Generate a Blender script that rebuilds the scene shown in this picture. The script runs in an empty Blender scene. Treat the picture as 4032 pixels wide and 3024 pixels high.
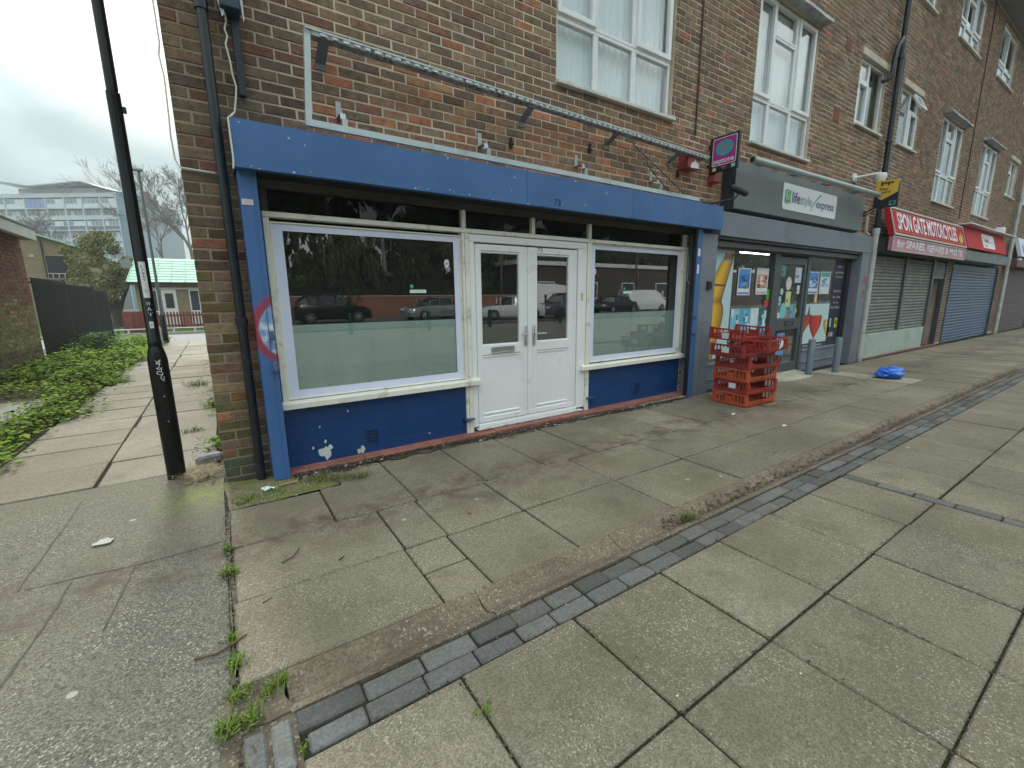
import bpy, bmesh, math, random
import numpy as np
from mathutils import Vector, Matrix, noise as mnoise
random.seed(7)
S = bpy.context.scene
COL = S.collection
R = math.radians
# ---------------------------------------------------------------- camera, sky, sun, exposure
yaw, pit, rol = R(33.50), R(-11.12), R(-0.62)
CAM = Vector((0, -3.95, 1.40))
fw = Vector((math.sin(yaw)*math.cos(pit), math.cos(yaw)*math.cos(pit), math.sin(pit)))
r0 = Vector((math.cos(yaw), -math.sin(yaw), 0)); u0 = r0.cross(fw)
cr = r0*math.cos(rol)+u0*math.sin(rol); cu = -r0*math.sin(rol)+u0*math.cos(rol)
cam = bpy.data.cameras.new('camera'); cam.sensor_width = 36; cam.lens = 36*1723.2/4032
cam.clip_start = .02; cam.clip_end = 2000
co = bpy.data.objects.new('camera', cam); COL.objects.link(co)
mm = Matrix((cr, cu, -fw)).transposed().to_4x4(); mm.translation = CAM
co.matrix_world = mm; S.camera = co
SUN = Vector((-.035, .895, .445)).normalized()
sun_el = math.asin(SUN.z); sun_az = math.atan2(SUN.x, SUN.y)
W = bpy.data.worlds.new('World'); S.world = W; W.use_nodes = True
wn, wl = W.node_tree.nodes, W.node_tree.links
wn.clear()
wo = wn.new('ShaderNodeOutputWorld'); bg = wn.new('ShaderNodeBackground'); bg.inputs[1].default_value = .10
wl.new(bg.outputs[0], wo.inputs[0])
sky = wn.new('ShaderNodeTexSky'); sky.sky_type = 'NISHITA'; sky.sun_disc = False
sky.sun_elevation = sun_el; sky.sun_rotation = sun_az; sky.air_density = 1.0; sky.dust_density = 1.5
tc = wn.new('ShaderNodeTexCoord')
mp = wn.new('ShaderNodeMapping'); mp.inputs['Location'].default_value = (5.2, 0, 1.1); mp.inputs['Scale'].default_value = (1.0, 1.0, 2.4); mp.inputs['Rotation'].default_value = (0, .25, .6)
wl.new(tc.outputs['Generated'], mp.inputs[0])
nz = wn.new('ShaderNodeTexNoise'); nz.inputs['Scale'].default_value = 1.6; nz.inputs['Detail'].default_value = 5; nz.inputs['Roughness'].default_value = .5; nz.inputs['Distortion'].default_value = .25
wl.new(mp.outputs[0], nz.inputs[0])
cr_ = wn.new('ShaderNodeValToRGB'); e = cr_.color_ramp.elements
e[0].position = .40; e[0].color = (2.75, 3.8, 4.0, 1); e[1].position = .70; e[1].color = (9.8, 10.1, 10.0, 1)
wl.new(nz.outputs[0], cr_.inputs[0])
# overcast sky: about three times brighter overhead than at the horizon
sz = wn.new('ShaderNodeSeparateXYZ'); wl.new(tc.outputs['Generated'], sz.inputs[0])
ov = wn.new('ShaderNodeMapRange'); ov.inputs[1].default_value = 0; ov.inputs[2].default_value = 1; ov.inputs[3].default_value = .46; ov.inputs[4].default_value = 1.5; wl.new(sz.outputs[2], ov.inputs[0])
oc = wn.new('ShaderNodeCombineColor'); [wl.new(ov.outputs[0], oc.inputs[i]) for i in range(3)]
om = wn.new('ShaderNodeMixRGB'); om.blend_type = 'MULTIPLY'; om.inputs[0].default_value = 1; wl.new(cr_.outputs[0], om.inputs[1]); wl.new(oc.outputs[0], om.inputs[2])
# brighter cloud round the veiled sun
vd = wn.new('ShaderNodeVectorMath'); vd.operation = 'DOT_PRODUCT'; vd.inputs[1].default_value = SUN
wl.new(tc.outputs['Generated'], vd.inputs[0])
mr = wn.new('ShaderNodeMapRange'); mr.inputs[1].default_value = .972; mr.inputs[2].default_value = .999; mr.inputs[3].default_value = 0; mr.inputs[4].default_value = 1; mr.interpolation_type = 'SMOOTHSTEP'
wl.new(vd.outputs['Value'], mr.inputs[0])
gl = wn.new('ShaderNodeMixRGB'); gl.inputs[2].default_value = (7.5, 7.4, 7.1, 1); wl.new(mr.outputs[0], gl.inputs[0]); wl.new(om.outputs[0], gl.inputs[1])
mx = wn.new('ShaderNodeMixRGB'); mx.inputs[0].default_value = .965
wl.new(sky.outputs[0], mx.inputs[1]); wl.new(gl.outputs[0], mx.inputs[2]); wl.new(mx.outputs[0], bg.inputs[0])
sl = bpy.data.lights.new('sun', 'SUN'); sl.energy = 1.5; sl.angle = R(12); sl.color = (1, .95, .86)
so = bpy.data.objects.new('sun', sl); COL.objects.link(so)
so.rotation_euler = SUN.to_track_quat('Z', 'Y').to_euler(); so.location = (0, 0, 20)
S.view_settings.view_transform = 'Standard'; S.view_settings.look = 'None'; S.view_settings.gamma = 1
S.view_settings.exposure = 1.22
S.cycles.max_bounces = 7; S.cycles.transparent_max_bounces = 10; S.cycles.caustics_reflective = False; S.cycles.caustics_refractive = False
S.cycles.sample_clamp_indirect = 6

# ---------------------------------------------------------------- materials
MATS = {}
def nodes(name):
    m = bpy.data.materials.new(name); m.use_nodes = True
    n = m.node_tree.nodes; b = n['Principled BSDF']
    return m, n, m.node_tree.links, b
def mix(n, l, fac, a, b, mode='MIX'):
    x = n.new('ShaderNodeMixRGB'); x.blend_type = mode
    for i, v in ((0, fac), (1, a), (2, b)):
        if hasattr(v, 'is_linked') or hasattr(v, 'links'): l.new(v, x.inputs[i])
        elif isinstance(v, (int, float)): x.inputs[i].default_value = v
        else: x.inputs[i].default_value = (*v[:3], 1)
    return x.outputs[0]
def noise(n, l, vec, scale, detail=3, rough=.55, dist=0):
    t = n.new('ShaderNodeTexNoise'); t.inputs['Scale'].default_value = scale; t.inputs['Detail'].default_value = detail
    t.inputs['Roughness'].default_value = rough; t.inputs['Distortion'].default_value = dist
    l.new(vec, t.inputs[0]); return t.outputs[0]
def step(n, l, v, a, b, lo=0., hi=1.):
    r = n.new('ShaderNodeMapRange'); r.inputs[1].default_value = a; r.inputs[2].default_value = b
    r.inputs[3].default_value = lo; r.inputs[4].default_value = hi; l.new(v, r.inputs[0]); return r.outputs[0]
def math_(n, l, op, a, b=0.):
    x = n.new('ShaderNodeMath'); x.operation = op
    for i, v in ((0, a), (1, b)):
        if isinstance(v, (int, float)): x.inputs[i].default_value = v
        else: l.new(v, x.inputs[i])
    return x.outputs[0]
def bump(n, l, b, h, strength, dist=.01):
    x = n.new('ShaderNodeBump'); x.inputs['Strength'].default_value = strength; x.inputs['Distance'].default_value = dist
    l.new(h, x.inputs['Height']); l.new(x.outputs[0], b.inputs['Normal'])
def mat(name, col=(.5, .5, .5), rough=.6, metal=0., var=.18, scale=2.5, bmp=.15, bscale=60, spec=.4, dirt=None, damt=.5, dscale=1.2, dlo=.52, dhi=.68,
        speck=None, sscale=90, sthr=.72, attr=None, rnd=0., stretch=None):
    if name in MATS: return MATS[name]
    m, n, l, b = nodes(name)
    g = n.new('ShaderNodeNewGeometry'); v = g.outputs['Position']
    if stretch:
        mpn = n.new('ShaderNodeMapping'); mpn.inputs['Scale'].default_value = stretch; l.new(v, mpn.inputs[0]); v2 = mpn.outputs[0]
    else: v2 = v
    if attr:
        a = n.new('ShaderNodeAttribute'); a.attribute_name = attr; base = a.outputs['Color']
    else:
        base = None
    f = step(n, l, noise(n, l, v2, scale, 4), .25, .75)
    if base is None:
        c = mix(n, l, f, [x*(1-var) for x in col], [min(1, x*(1+var)) for x in col])
    else:
        k = n.new('ShaderNodeCombineColor'); s_ = step(n, l, f, 0, 1, 1-var, 1+var)
        for i in range(3): l.new(s_, k.inputs[i])
        c = mix(n, l, 1., base, k.outputs[0], 'MULTIPLY')
    if rnd:
        oi = n.new('ShaderNodeObjectInfo'); s_ = step(n, l, oi.outputs['Random'], 0, 1, 1-rnd, 1+rnd)
        k = n.new('ShaderNodeCombineColor')
        for i in range(3): l.new(s_, k.inputs[i])
        c = mix(n, l, 1., c, k.outputs[0], 'MULTIPLY')
    if dirt:
        d = step(n, l, noise(n, l, v2, dscale, 6, .65), dlo, dhi, 0, damt); c = mix(n, l, d, c, dirt)
    if speck:
        s2 = step(n, l, noise(n, l, v, sscale, 2, .5), sthr, sthr+.04); c = mix(n, l, s2, c, speck)
    l.new(c, b.inputs['Base Color']); b.inputs['Roughness'].default_value = rough; b.inputs['Metallic'].default_value = metal
    b.inputs['Specular IOR Level'].default_value = spec
    if bmp: bump(n, l, b, noise(n, l, v, bscale, 4, .6), bmp)
    MATS[name] = m; return m
def glass_mat(name, tint=(.86, .9, .9), boost=2.0, rough=0.0):
    if name in MATS: return MATS[name]
    m = bpy.data.materials.new(name); m.use_nodes = True; n, l = m.node_tree.nodes, m.node_tree.links; n.clear()
    o = n.new('ShaderNodeOutputMaterial'); ms = n.new('ShaderNodeMixShader'); t = n.new('ShaderNodeBsdfTransparent'); gsy = n.new('ShaderNodeBsdfGlossy')
    t.inputs[0].default_value = (*tint, 1); gsy.inputs['Roughness'].default_value = rough; gsy.inputs[0].default_value = (.95, .97, .97, 1)
    f = n.new('ShaderNodeLayerWeight'); f.inputs[0].default_value = .5      # Schlick reflectance, the same from both sides
    k = math_(n, l, 'MINIMUM', math_(n, l, 'MULTIPLY', math_(n, l, 'ADD', math_(n, l, 'MULTIPLY', math_(n, l, 'POWER', f.outputs['Facing'], 5.), .96), .04), boost), .95)
    g = n.new('ShaderNodeNewGeometry'); bp = n.new('ShaderNodeBump'); bp.inputs['Strength'].default_value = .012; bp.inputs['Distance'].default_value = .02
    l.new(noise(n, l, g.outputs['Position'], 1.6, 1), bp.inputs['Height']); l.new(bp.outputs[0], gsy.inputs['Normal'])
    l.new(k, ms.inputs[0]); l.new(t.outputs[0], ms.inputs[1]); l.new(gsy.outputs[0], ms.inputs[2]); l.new(ms.outputs[0], o.inputs[0])
    MATS[name] = m; return m
def emit_mat(name, col, st):
    m, n, l, b = nodes(name); b.inputs['Emission Color'].default_value = (*col, 1); b.inputs['Emission Strength'].default_value = st
    b.inputs['Base Color'].default_value = (*col, 1); return m

# ---------------------------------------------------------------- mesh helpers
ORG = {}
class MB:
    def __init__(s): s.v = []; s.f = []; s.c = []
    def add(s, vs, fs, col=None):
        k = len(s.v); s.v += [tuple(p) for p in vs]; s.f += [tuple(i+k for i in f) for f in fs]
        s.c += [col or (1, 1, 1)]*len(vs); return s
    def box(s, x0, x1, y0, y1, z0, z1, col=None, bev=0, tf=None):
        if x0 > x1: x0, x1 = x1, x0
        if y0 > y1: y0, y1 = y1, y0
        if z0 > z1: z0, z1 = z1, z0
        if bev:
            bev = min(bev, (x1-x0)*.45, (y1-y0)*.45, (z1-z0)*.45); c = ((x0+x1)/2, (y0+y1)/2, (z0+z1)/2); h = ((x1-x0)/2, (y1-y0)/2, (z1-z0)/2)
            P = []; idx = {}
            for sx in (-1, 1):
                for sy in (-1, 1):
                    for sz in (-1, 1):
                        for ax in range(3):
                            p = [c[i]+(sx, sy, sz)[i]*(h[i]-(0 if i == ax else bev)) for i in range(3)]
                            idx[(sx, sy, sz, ax)] = len(P); P.append(p)
            F = []
            for ax in range(3):
                a, b = (ax+1) % 3, (ax+2) % 3
                for sg in (-1, 1):
                    q = []
                    for (sa, sb) in ((-1, -1), (1, -1), (1, 1), (-1, 1)):
                        t = [0, 0, 0]; t[ax] = sg; t[a] = sa; t[b] = sb; q.append(idx[(*t, ax)])
                    F.append(q if sg > 0 else q[::-1])
            for ax in range(3):      # edges along ax
                a, b = (ax+1) % 3, (ax+2) % 3
                for sa in (-1, 1):
                    for sb in (-1, 1):
                        t0 = [0, 0, 0]; t0[ax] = -1; t0[a] = sa; t0[b] = sb; t1 = list(t0); t1[ax] = 1
                        q = [idx[(*t0, a)], idx[(*t1, a)], idx[(*t1, b)], idx[(*t0, b)]]
                        F.append(q if sa*sb < 0 else q[::-1])
            for sx in (-1, 1):
                for sy in (-1, 1):
                    for sz in (-1, 1):
                        q = [idx[(sx, sy, sz, i)] for i in range(3)]; F.append(q if sx*sy*sz > 0 else q[::-1])
        else:
            P = [(x, y, z) for x in (x0, x1) for y in (y0, y1) for z in (z0, z1)]
            F = [(0, 1, 3, 2), (4, 6, 7, 5), (0, 4, 5, 1), (2, 3, 7, 6), (0, 2, 6, 4), (1, 5, 7, 3)]
        if tf: P = [tf(p) for p in P]
        return s.add(P, F, col)
    def quad(s, a, b, c, d, col=None): return s.add([a, b, c, d], [(0, 1, 2, 3)], col)
    def poly(s, pts, col=None): return s.add(pts, [tuple(range(len(pts)))], col)
    def prism(s, pts, off, col=None):     # polygon pts extruded by vector off
        k = len(pts); o = Vector(off); q = [tuple(Vector(p)+o) for p in pts]
        return s.add(list(pts)+q, [tuple(range(k))[::-1], tuple(range(k, 2*k))]+[(i, (i+1) % k, k+(i+1) % k, k+i) for i in range(k)], col)
    def tube(s, pts, r, n=8, cap=True, col=None):
        pts = [Vector(p) for p in pts]; rs = r if isinstance(r, (list, tuple)) else [r]*len(pts)
        rings = []; up = None
        for i, p in enumerate(pts):
            t = (pts[min(i+1, len(pts)-1)]-pts[max(i-1, 0)])
            t = t.normalized() if t.length > 1e-9 else Vector((0, 0, 1))
            if up is None: up = Vector((0, 0, 1)) if abs(t.z) < .9 else Vector((1, 0, 0))
            a = t.cross(up)
            if a.length < 1e-6: a = t.orthogonal()
            a.normalize(); b = t.cross(a); up = a.cross(t)
            rings.append([p+(a*math.cos(2*math.pi*j/n)+b*math.sin(2*math.pi*j/n))*rs[i] for j in range(n)])
        V = [q for ring in rings for q in ring]; F = []
        for i in range(len(pts)-1):
            for j in range(n): F.append((i*n+j, i*n+(j+1) % n, (i+1)*n+(j+1) % n, (i+1)*n+j))
        if cap: F += [tuple(range(n))[::-1], tuple(range((len(pts)-1)*n, len(pts)*n))]
        return s.add(V, F, col)
    def lathe(s, prof, c=(0, 0, 0), n=20, col=None):   # prof [(r,z)] about vertical axis
        V = []; F = []
        for r, z in prof: V += [(c[0]+r*math.cos(2*math.pi*j/n), c[1]+r*math.sin(2*math.pi*j/n), c[2]+z) for j in range(n)]
        for i in range(len(prof)-1):
            for j in range(n): F.append((i*n+j, i*n+(j+1) % n, (i+1)*n+(j+1) % n, (i+1)*n+j))
        F += [tuple(range(n))[::-1], tuple(range((len(prof)-1)*n, len(prof)*n))]
        return s.add(V, F, col)
    def xf(s, fn): s.v = [tuple(fn(Vector(p))) for p in s.v]; return s
    def build(s, name, m, parent=None, smooth=False, **kw):
        a = np.array(s.v, float); c = (a.min(0)+a.max(0))/2
        if 'org' in kw: c = np.array(kw.pop('org'), float)
        me = bpy.data.meshes.new(name); me.from_pydata((a-c).tolist(), [], s.f)
        if kw.pop('cols', False):
            at = me.color_attributes.new('Col', 'FLOAT_COLOR', 'POINT'); at.data.foreach_set('color', np.c_[np.array(s.c, float), np.ones(len(s.c))].ravel())
        me.materials.append(m)
        if smooth:
            me.polygons.foreach_set('use_smooth', [True]*len(me.polygons))
            if smooth != 2: me.set_sharp_from_angle(angle=R(38))
        o = bpy.data.objects.new(name, me); COL.objects.link(o)
        return place(o, Vector(c), parent, **kw)
def place(o, world, parent=None, label=None, cat=None, group=None, kind=None):
    world = Vector(world)
    if parent is not None: o.parent = parent; o.location = world-ORG[parent.name]
    else: o.location = world
    ORG[o.name] = world
    if label: o['label'] = label
    if cat: o['category'] = cat
    if group: o['group'] = group
    if kind: o['kind'] = kind
    return o
def thing(name, loc, label=None, cat=None, group=None, parent=None):
    o = bpy.data.objects.new(name, None); COL.objects.link(o); o.empty_display_size = .1
    return place(o, loc, parent, label, cat, group)
def cp(o, world, parent=None):           # copy one object (shares its mesh)
    c = o.copy(); COL.objects.link(c)
    for k in ('label', 'category', 'group'):
        if k in c: del c[k]
    c.parent = None
    return place(c, world, parent)
def text(s, m, name, org, xd, ud, w=None, h=None, parent=None, depth=.003, bold=0., shear=0., align='L', **kw):
    cu_ = bpy.data.curves.new('t', 'FONT'); cu_.body = s; cu_.size = 1; cu_.extrude = 0; cu_.offset = bold; cu_.shear = shear; cu_.resolution_u = 3
    to = bpy.data.objects.new('t', cu_); me = bpy.data.meshes.new_from_object(to)
    V = np.array([v.co[:] for v in me.vertices]); F = [tuple(p.vertices) for p in me.polygons]
    bpy.data.objects.remove(to); bpy.data.curves.remove(cu_); bpy.data.meshes.remove(me)
    V[:, 0] -= V[:, 0].min(); cap = .69
    sy = (h/cap) if h else None; sx = (w/V[:, 0].max()) if w else sy
    if sy is None: sy = sx
    V[:, 0] *= sx; V[:, 1] *= sy
    if align == 'C': V[:, 0] -= V[:, 0].max()/2
    org, xd, ud = Vector(org), Vector(xd).normalized(), Vector(ud).normalized(); nn = xd.cross(ud)
    b = MB(); P = [org+xd*p[0]+ud*p[1]+nn*depth for p in V]; b.add(P, F)
    return b.build(name, m, parent, **kw)
def g(x): return -.0055*x
def rnd(a, b): return random.uniform(a, b)
def proj(p):
    d = Vector(p)-CAM; z = d.dot(fw)
    if z < .05: return None
    return (2016+1723.2*d.dot(cr)/z, 1512-1723.2*d.dot(cu)/z)
# ================================================================ GROUND
def stone_mat(name, col, green=(.15, .15, .07), rndv=.13, peb=.34, grow=.5, pscale=110, moss=None, hil=.75):
    m, n, l, b = nodes(name)
    gm = n.new('ShaderNodeNewGeometry'); v = gm.outputs['Position']
    oi = n.new('ShaderNodeObjectInfo')
    c = mix(n, l, step(n, l, noise(n, l, v, 1.3, 6, .6), .3, .7), [x*.78 for x in col], [x*1.18 for x in col])
    k = n.new('ShaderNodeCombineColor'); s_ = step(n, l, oi.outputs['Random'], 0, 1, 1-rndv, 1+rndv)
    for i in range(3): l.new(s_, k.inputs[i])
    c = mix(n, l, 1., c, k.outputs[0], 'MULTIPLY')
    # exposed aggregate: pebbles of random tone
    vo = n.new('ShaderNodeTexVoronoi'); vo.inputs['Scale'].default_value = pscale; l.new(v, vo.inputs['Vector'])
    sp = n.new('ShaderNodeSeparateColor'); l.new(vo.outputs['Color'], sp.inputs[0])
    t = step(n, l, sp.outputs[0], 0, 1, 1-peb, 1+peb); k2 = n.new('ShaderNodeCombineColor')
    for i in range(3): l.new(t, k2.inputs[i])
    c = mix(n, l, 1., c, k2.outputs[0], 'MULTIPLY')
    hi = math_(n, l, 'MULTIPLY', step(n, l, sp.outputs[1], .90, .92), step(n, l, noise(n, l, v, 2.2, 3), .35, .65))
    c = mix(n, l, math_(n, l, 'MULTIPLY', hi, hil), c, (.60, .56, .44))
    # algae, damp stains, silt
    al = math_(n, l, 'MULTIPLY', step(n, l, noise(n, l, v, .9, 6, .68), .47, .68), grow)
    c = mix(n, l, al, c, green)
    da = step(n, l, noise(n, l, v, 2.6, 8, .72), .53, .72, 0, .6); c = mix(n, l, da, c, (.07, .054, .038))
    db_ = step(n, l, noise(n, l, v, .55, 5, .6), .42, .66, 0, .5); c = mix(n, l, db_, c, (.115, .09, .062))
    sx = n.new('ShaderNodeSeparateXYZ'); l.new(v, sx.inputs[0])
    band = math_(n, l, 'SUBTRACT', 1., math_(n, l, 'ABSOLUTE', math_(n, l, 'MULTIPLY', math_(n, l, 'ADD', sx.outputs[1], 1.1), 2.6)))
    silt = math_(n, l, 'MULTIPLY', step(n, l, band, 0, .8), step(n, l, noise(n, l, v, 5, 7, .75), .45, .62))
    c = mix(n, l, math_(n, l, 'MULTIPLY', silt, .8), c, (.085, .055, .04))
    if moss:
        vd_ = n.new('ShaderNodeVectorMath'); vd_.operation = 'DISTANCE'; l.new(v, vd_.inputs[0]); vd_.inputs[1].default_value = moss
        mk = math_(n, l, 'MULTIPLY', step(n, l, vd_.outputs['Value'], .42, .08), step(n, l, noise(n, l, v, 14, 6, .75), .40, .56)); c = mix(n, l, math_(n, l, 'MULTIPLY', mk, .85), c, (.20, .22, .05))
    # gum spots and droppings
    gs = n.new('ShaderNodeTexVoronoi'); gs.inputs['Scale'].default_value = 3.4; l.new(v, gs.inputs['Vector'])
    wob = math_(n, l, 'ADD', gs.outputs['Distance'], math_(n, l, 'MULTIPLY', noise(n, l, v, 30, 2), .05))
    sc = n.new('ShaderNodeSeparateColor'); l.new(gs.outputs['Color'], sc.inputs[0])
    gum = math_(n, l, 'MULTIPLY', step(n, l, wob, .095, .075), step(n, l, sc.outputs[0], .72, .74))
    c = mix(n, l, math_(n, l, 'MULTIPLY', gum, hil), c, (.42, .41, .36))
    l.new(c, b.inputs['Base Color']); b.inputs['Roughness'].default_value = .86; b.inputs['Specular IOR Level'].default_value = .3
    h = math_(n, l, 'ADD', math_(n, l, 'MULTIPLY', vo.outputs['Distance'], .35), noise(n, l, v, 18, 6, .7))
    bump(n, l, b, h, .45, .006); return m
slab_m = stone_mat('concrete_slab', (.238, .202, .146), green=(.118, .10, .06), grow=.6, pscale=185)
slab_pale = stone_mat('concrete_slab_pale', (.42, .40, .30), grow=.15)
slab_alley = stone_mat('concrete_slab_alley', (.30, .268, .205), grow=.25, pscale=185)
chan_m = stone_mat('channel_concrete', (.20, .158, .115), green=(.085, .062, .042), grow=.85)
sett_m = stone_mat('blue_sett', (.135, .135, .128), green=(.095, .085, .065), rndv=.36, peb=.22, grow=.3, pscale=120, hil=0.)
tar_m = stone_mat('old_tarmac', (.15, .143, .11), green=(.16, .155, .09), peb=.5, pscale=170, grow=.35, moss=(-.22, -.12, 0))
soil_m = mat('soil', (.125, .102, .075), .95, var=.5, scale=9, bmp=.8, bscale=45, spec=.1, speck=(.26, .22, .17), sscale=70, sthr=.60)
joint_m = mat('joint_soil', (.035, .031, .024), .95, var=.4, scale=12, bmp=.5, bscale=60, spec=.1, dirt=(.05, .06, .02), damt=.6, dscale=3)
asph_m = mat('asphalt', (.10, .10, .098), .85, var=.2, scale=.8, bmp=.4, bscale=120, spec=.25, speck=(.2, .2, .19), sscale=160, sthr=.62)
road_m = mat('worn_asphalt', (.25, .245, .235), .85, var=.15, scale=.7, bmp=.3, bscale=120, spec=.25)
lawn_m = mat('lawn', (.075, .12, .03), .9, var=.35, scale=3, bmp=.6, bscale=50, spec=.1)
conc_m = mat('concrete', (.33, .32, .29), .85, var=.2, scale=2, bmp=.25, bscale=60, dirt=(.16, .15, .12), damt=.6, dscale=1.6)
def sheet(name, pts, m, z=0., slope=True, **kw):
    b = MB(); b.poly([(p[0], p[1], z+(g(p[0]) if slope else 0)) for p in pts]); return b.build(name, m, kind='structure', **kw)
def rect(x0, x1, y0, y1): return [(x0, y0), (x1, y0), (x1, y1), (x0, y1)]
sheet('ground', rect(-400, 400, -400, 400), mat('far_ground', (.12, .125, .075), .9, var=.3, scale=.05, bmp=0), -.42, False)
b = MB()
for y0, y1, zz in ((-6.2, -2.466, -.014), (-2.466, -2.246, -.055), (-2.246, .3, -.014)):
    for x0, x1 in ((-.115, .045), (.045, 34)): z2 = -.008 if x0 < 0 else zz; b.quad((x0, y0, z2+g(x0)), (x1, y0, z2+g(x1)), (x1, y1, z2+g(x1)), (x0, y1, z2+g(x0)))
pave = b.build('pavement', joint_m, kind='structure')
b = MB(); b.poly([(-.115, -6.2, -.006), (-.115, .0, -.006), (-.09, .47, -.006), (-6.5, .47, -.006), (-6.5, -6.2, -.006)])
tarmac = b.build('tarmac', tar_m, kind='structure')
sheet('alley_verge', rect(-6.5, .3, .47, 15.6), soil_m, -.024, False)
alley = sheet('alley_path', rect(-1.76, -.12, .475, 15.6), joint_m, -.016, False)
sheet('cross_road', rect(-60, 60, 15.6, 20.8), road_m, -.04, False)
sheet('lawn', rect(-60, 60, 20.95, 80), lawn_m, -.02, False)
sheet('forecourt', rect(-40, 80, -17.5, -6.2), mat('forecourt_paving', (.22, .2, .16), .85, var=.2, scale=1), -.03, False)
sheet('road', rect(-60, 90, -31, -17.5), asph_m, .02, False)
b = MB(); b.box(-60, 60, 20.8, 20.95, -.2, .07, bev=.015); b.build('kerb', conc_m, kind='structure')

def slab(x0, x1, y0, y1, m, parent, name='slab', z=0., gap=.006, th=.045, slope=True, jit=.004, bev=.006):
    bb = MB(); a = [rnd(-jit, jit) for _ in range(3)]; xm, ym = (x0+x1)/2, (y0+y1)/2; d = max(x1-x0, y1-y0)
    bb.box(x0+gap*rnd(.5, 1.4), x1-gap*rnd(.5, 1.4), y0+gap*rnd(.5, 1.4), y1-gap*rnd(.5, 1.4), -th, 0, bev=bev)
    bb.xf(lambda p: (p.x, p.y, p.z+z+(g(p.x) if slope else 0)+a[0]+a[1]*(p.x-xm)/d+a[2]*(p.y-ym)/d))
    return bb.build(name, m, parent)
def row(xs, y0, y1, m=slab_m, pale=None):
    for a, c in zip(xs, xs[1:]): slab(a, c, y0, y1, slab_pale if pale and abs(a-pale) < .05 else m, pave)
def ext(xs, stepx, end):
    xs = list(xs)
    while xs[-1] < end: xs.append(xs[-1]+stepx)
    return xs
slab(-.09, .487, -1.145, -.585, slab_m, pave); slab(.487, 1.037, -1.145, -.56, slab_m, pave); slab(.64, 1.037, -.555, -.22, slab_m, pave)
row(ext([1.037, 1.62, 2.205, 2.79, 3.43, 3.955, 4.5, 5.0, 5.87, 6.6, 7.41, 8.2, 8.9, 9.37, 9.85, 10.9], .87, 33), -1.147, -.2, pale=9.37)
row(ext([-.09, .742, 1.015, 1.575, 2.44, 3.295, 4.14, 4.98, 5.865, 6.78, 7.6, 8.5, 9.38, 9.97, 10.9], .86, 33), -1.70, -1.147, pale=9.38)
row([-.095, .735], -2.25, -1.70); slab(.735, 1.0, -2.25, -1.985, slab_m, pave); slab(.735, 1.0, -1.985, -1.70, slab_m, pave)
row(ext([1.0, 1.58, 2.44, 3.296, 4.115, 4.99, 5.86, 6.75, 7.58, 8.45, 9.4, 10.1], .86, 33), -2.25, -1.70)
for i, (y1, y0) in enumerate(zip((-2.655, -3.215, -3.77, -4.33, -4.9, -5.46), (-3.215, -3.77, -4.33, -4.9, -5.46, -6.1))):
    xs = [.055, .61, 1.17, 1.765, 2.30, 2.885, 3.44, 3.995]
    row(xs, y0, y1); row(ext([4.09, 4.66, 5.24, 5.81, 6.38, 6.94], .57, 33 if i < 2 else 12), y0, y1)
# dished drainage channel
x = .05
for i in range(34):
    x1 = x+(.84 if i == 0 else .915); bb = MB(); prof = [(-2.252, -.05), (-2.252, .001), (-2.275, -.002), (-2.30, -.018), (-2.345, -.034), (-2.385, -.032), (-2.415, -.012), (-2.435, .002), (-2.462, .001), (-2.462, -.05)]
    st = [x+.004+(x1-x-.008)*j/6 for j in range(7)]; V = []; F = []
    jg = [rnd(-.006, .006) for _ in st]
    for xx, jj in zip(st, jg): V += [(xx+(jj if 0 < st.index(xx) < 6 else rnd(-.004, .004)), y+rnd(-.0015, .0015), z+g(xx)) for y, z in prof]
    k = len(prof)
    for j in range(6):
        for q in range(k-1): F.append((j*k+q, j*k+q+1, (j+1)*k+q+1, (j+1)*k+q))
    F += [tuple(range(k)), tuple(range(6*k, 7*k))[::-1]]
    bb.add(V, F).build('channel_unit', chan_m, pave, smooth=True); x = x1
# blue setts beside the channel, in two rows, then the single line across the slabs
for y0, y1, off in ((-2.562, -2.47, 0), (-2.652, -2.566, .07)):
    x = .06+off*.3
    while x < 20:
        x1 = x+rnd(.185, .235); slab(x, x1, y0+rnd(-.003, .003), y1+rnd(-.003, .003), sett_m, pave, 'sett', gap=.004, jit=.006, bev=.007); x = x1
y = -2.66
while y > -6.1: slab(3.998, 4.086, y-.215, y, sett_m, pave, 'sett', gap=.004, jit=.004, bev=.006); y -= .217
for x0, x1 in ((-.098, -.025), (-.018, .05)):
    y = -2.475
    while y > -5: slab(x0, x1, y-.2, y, sett_m, pave, 'sett', gap=.004, jit=.006, bev=.007, slope=False); y -= rnd(.19, .22)
# alley slabs
for x0, x1 in ((-1.735, -.952), (-.948, -.15)):
    y = .475; k = 0
    while y < 15.5:
        y1 = min(y+rnd(.6, .68), 15.58); slab(x0+(0 if k % 3 else rnd(-.02, .02)), x1, y, y1, slab_alley, alley, slope=False, th=.03, jit=.006); y = y1; k += 1
b = MB(); b.poly([(-2.15, 5.25, -.015), (-2.25, 4.3, -.015), (-2.3, 3.5, -.015), (-6.4, 2.4, -.015), (-6.4, 5.3, -.015)]); b.build('concrete_pad', conc_m, kind='structure')
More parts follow.
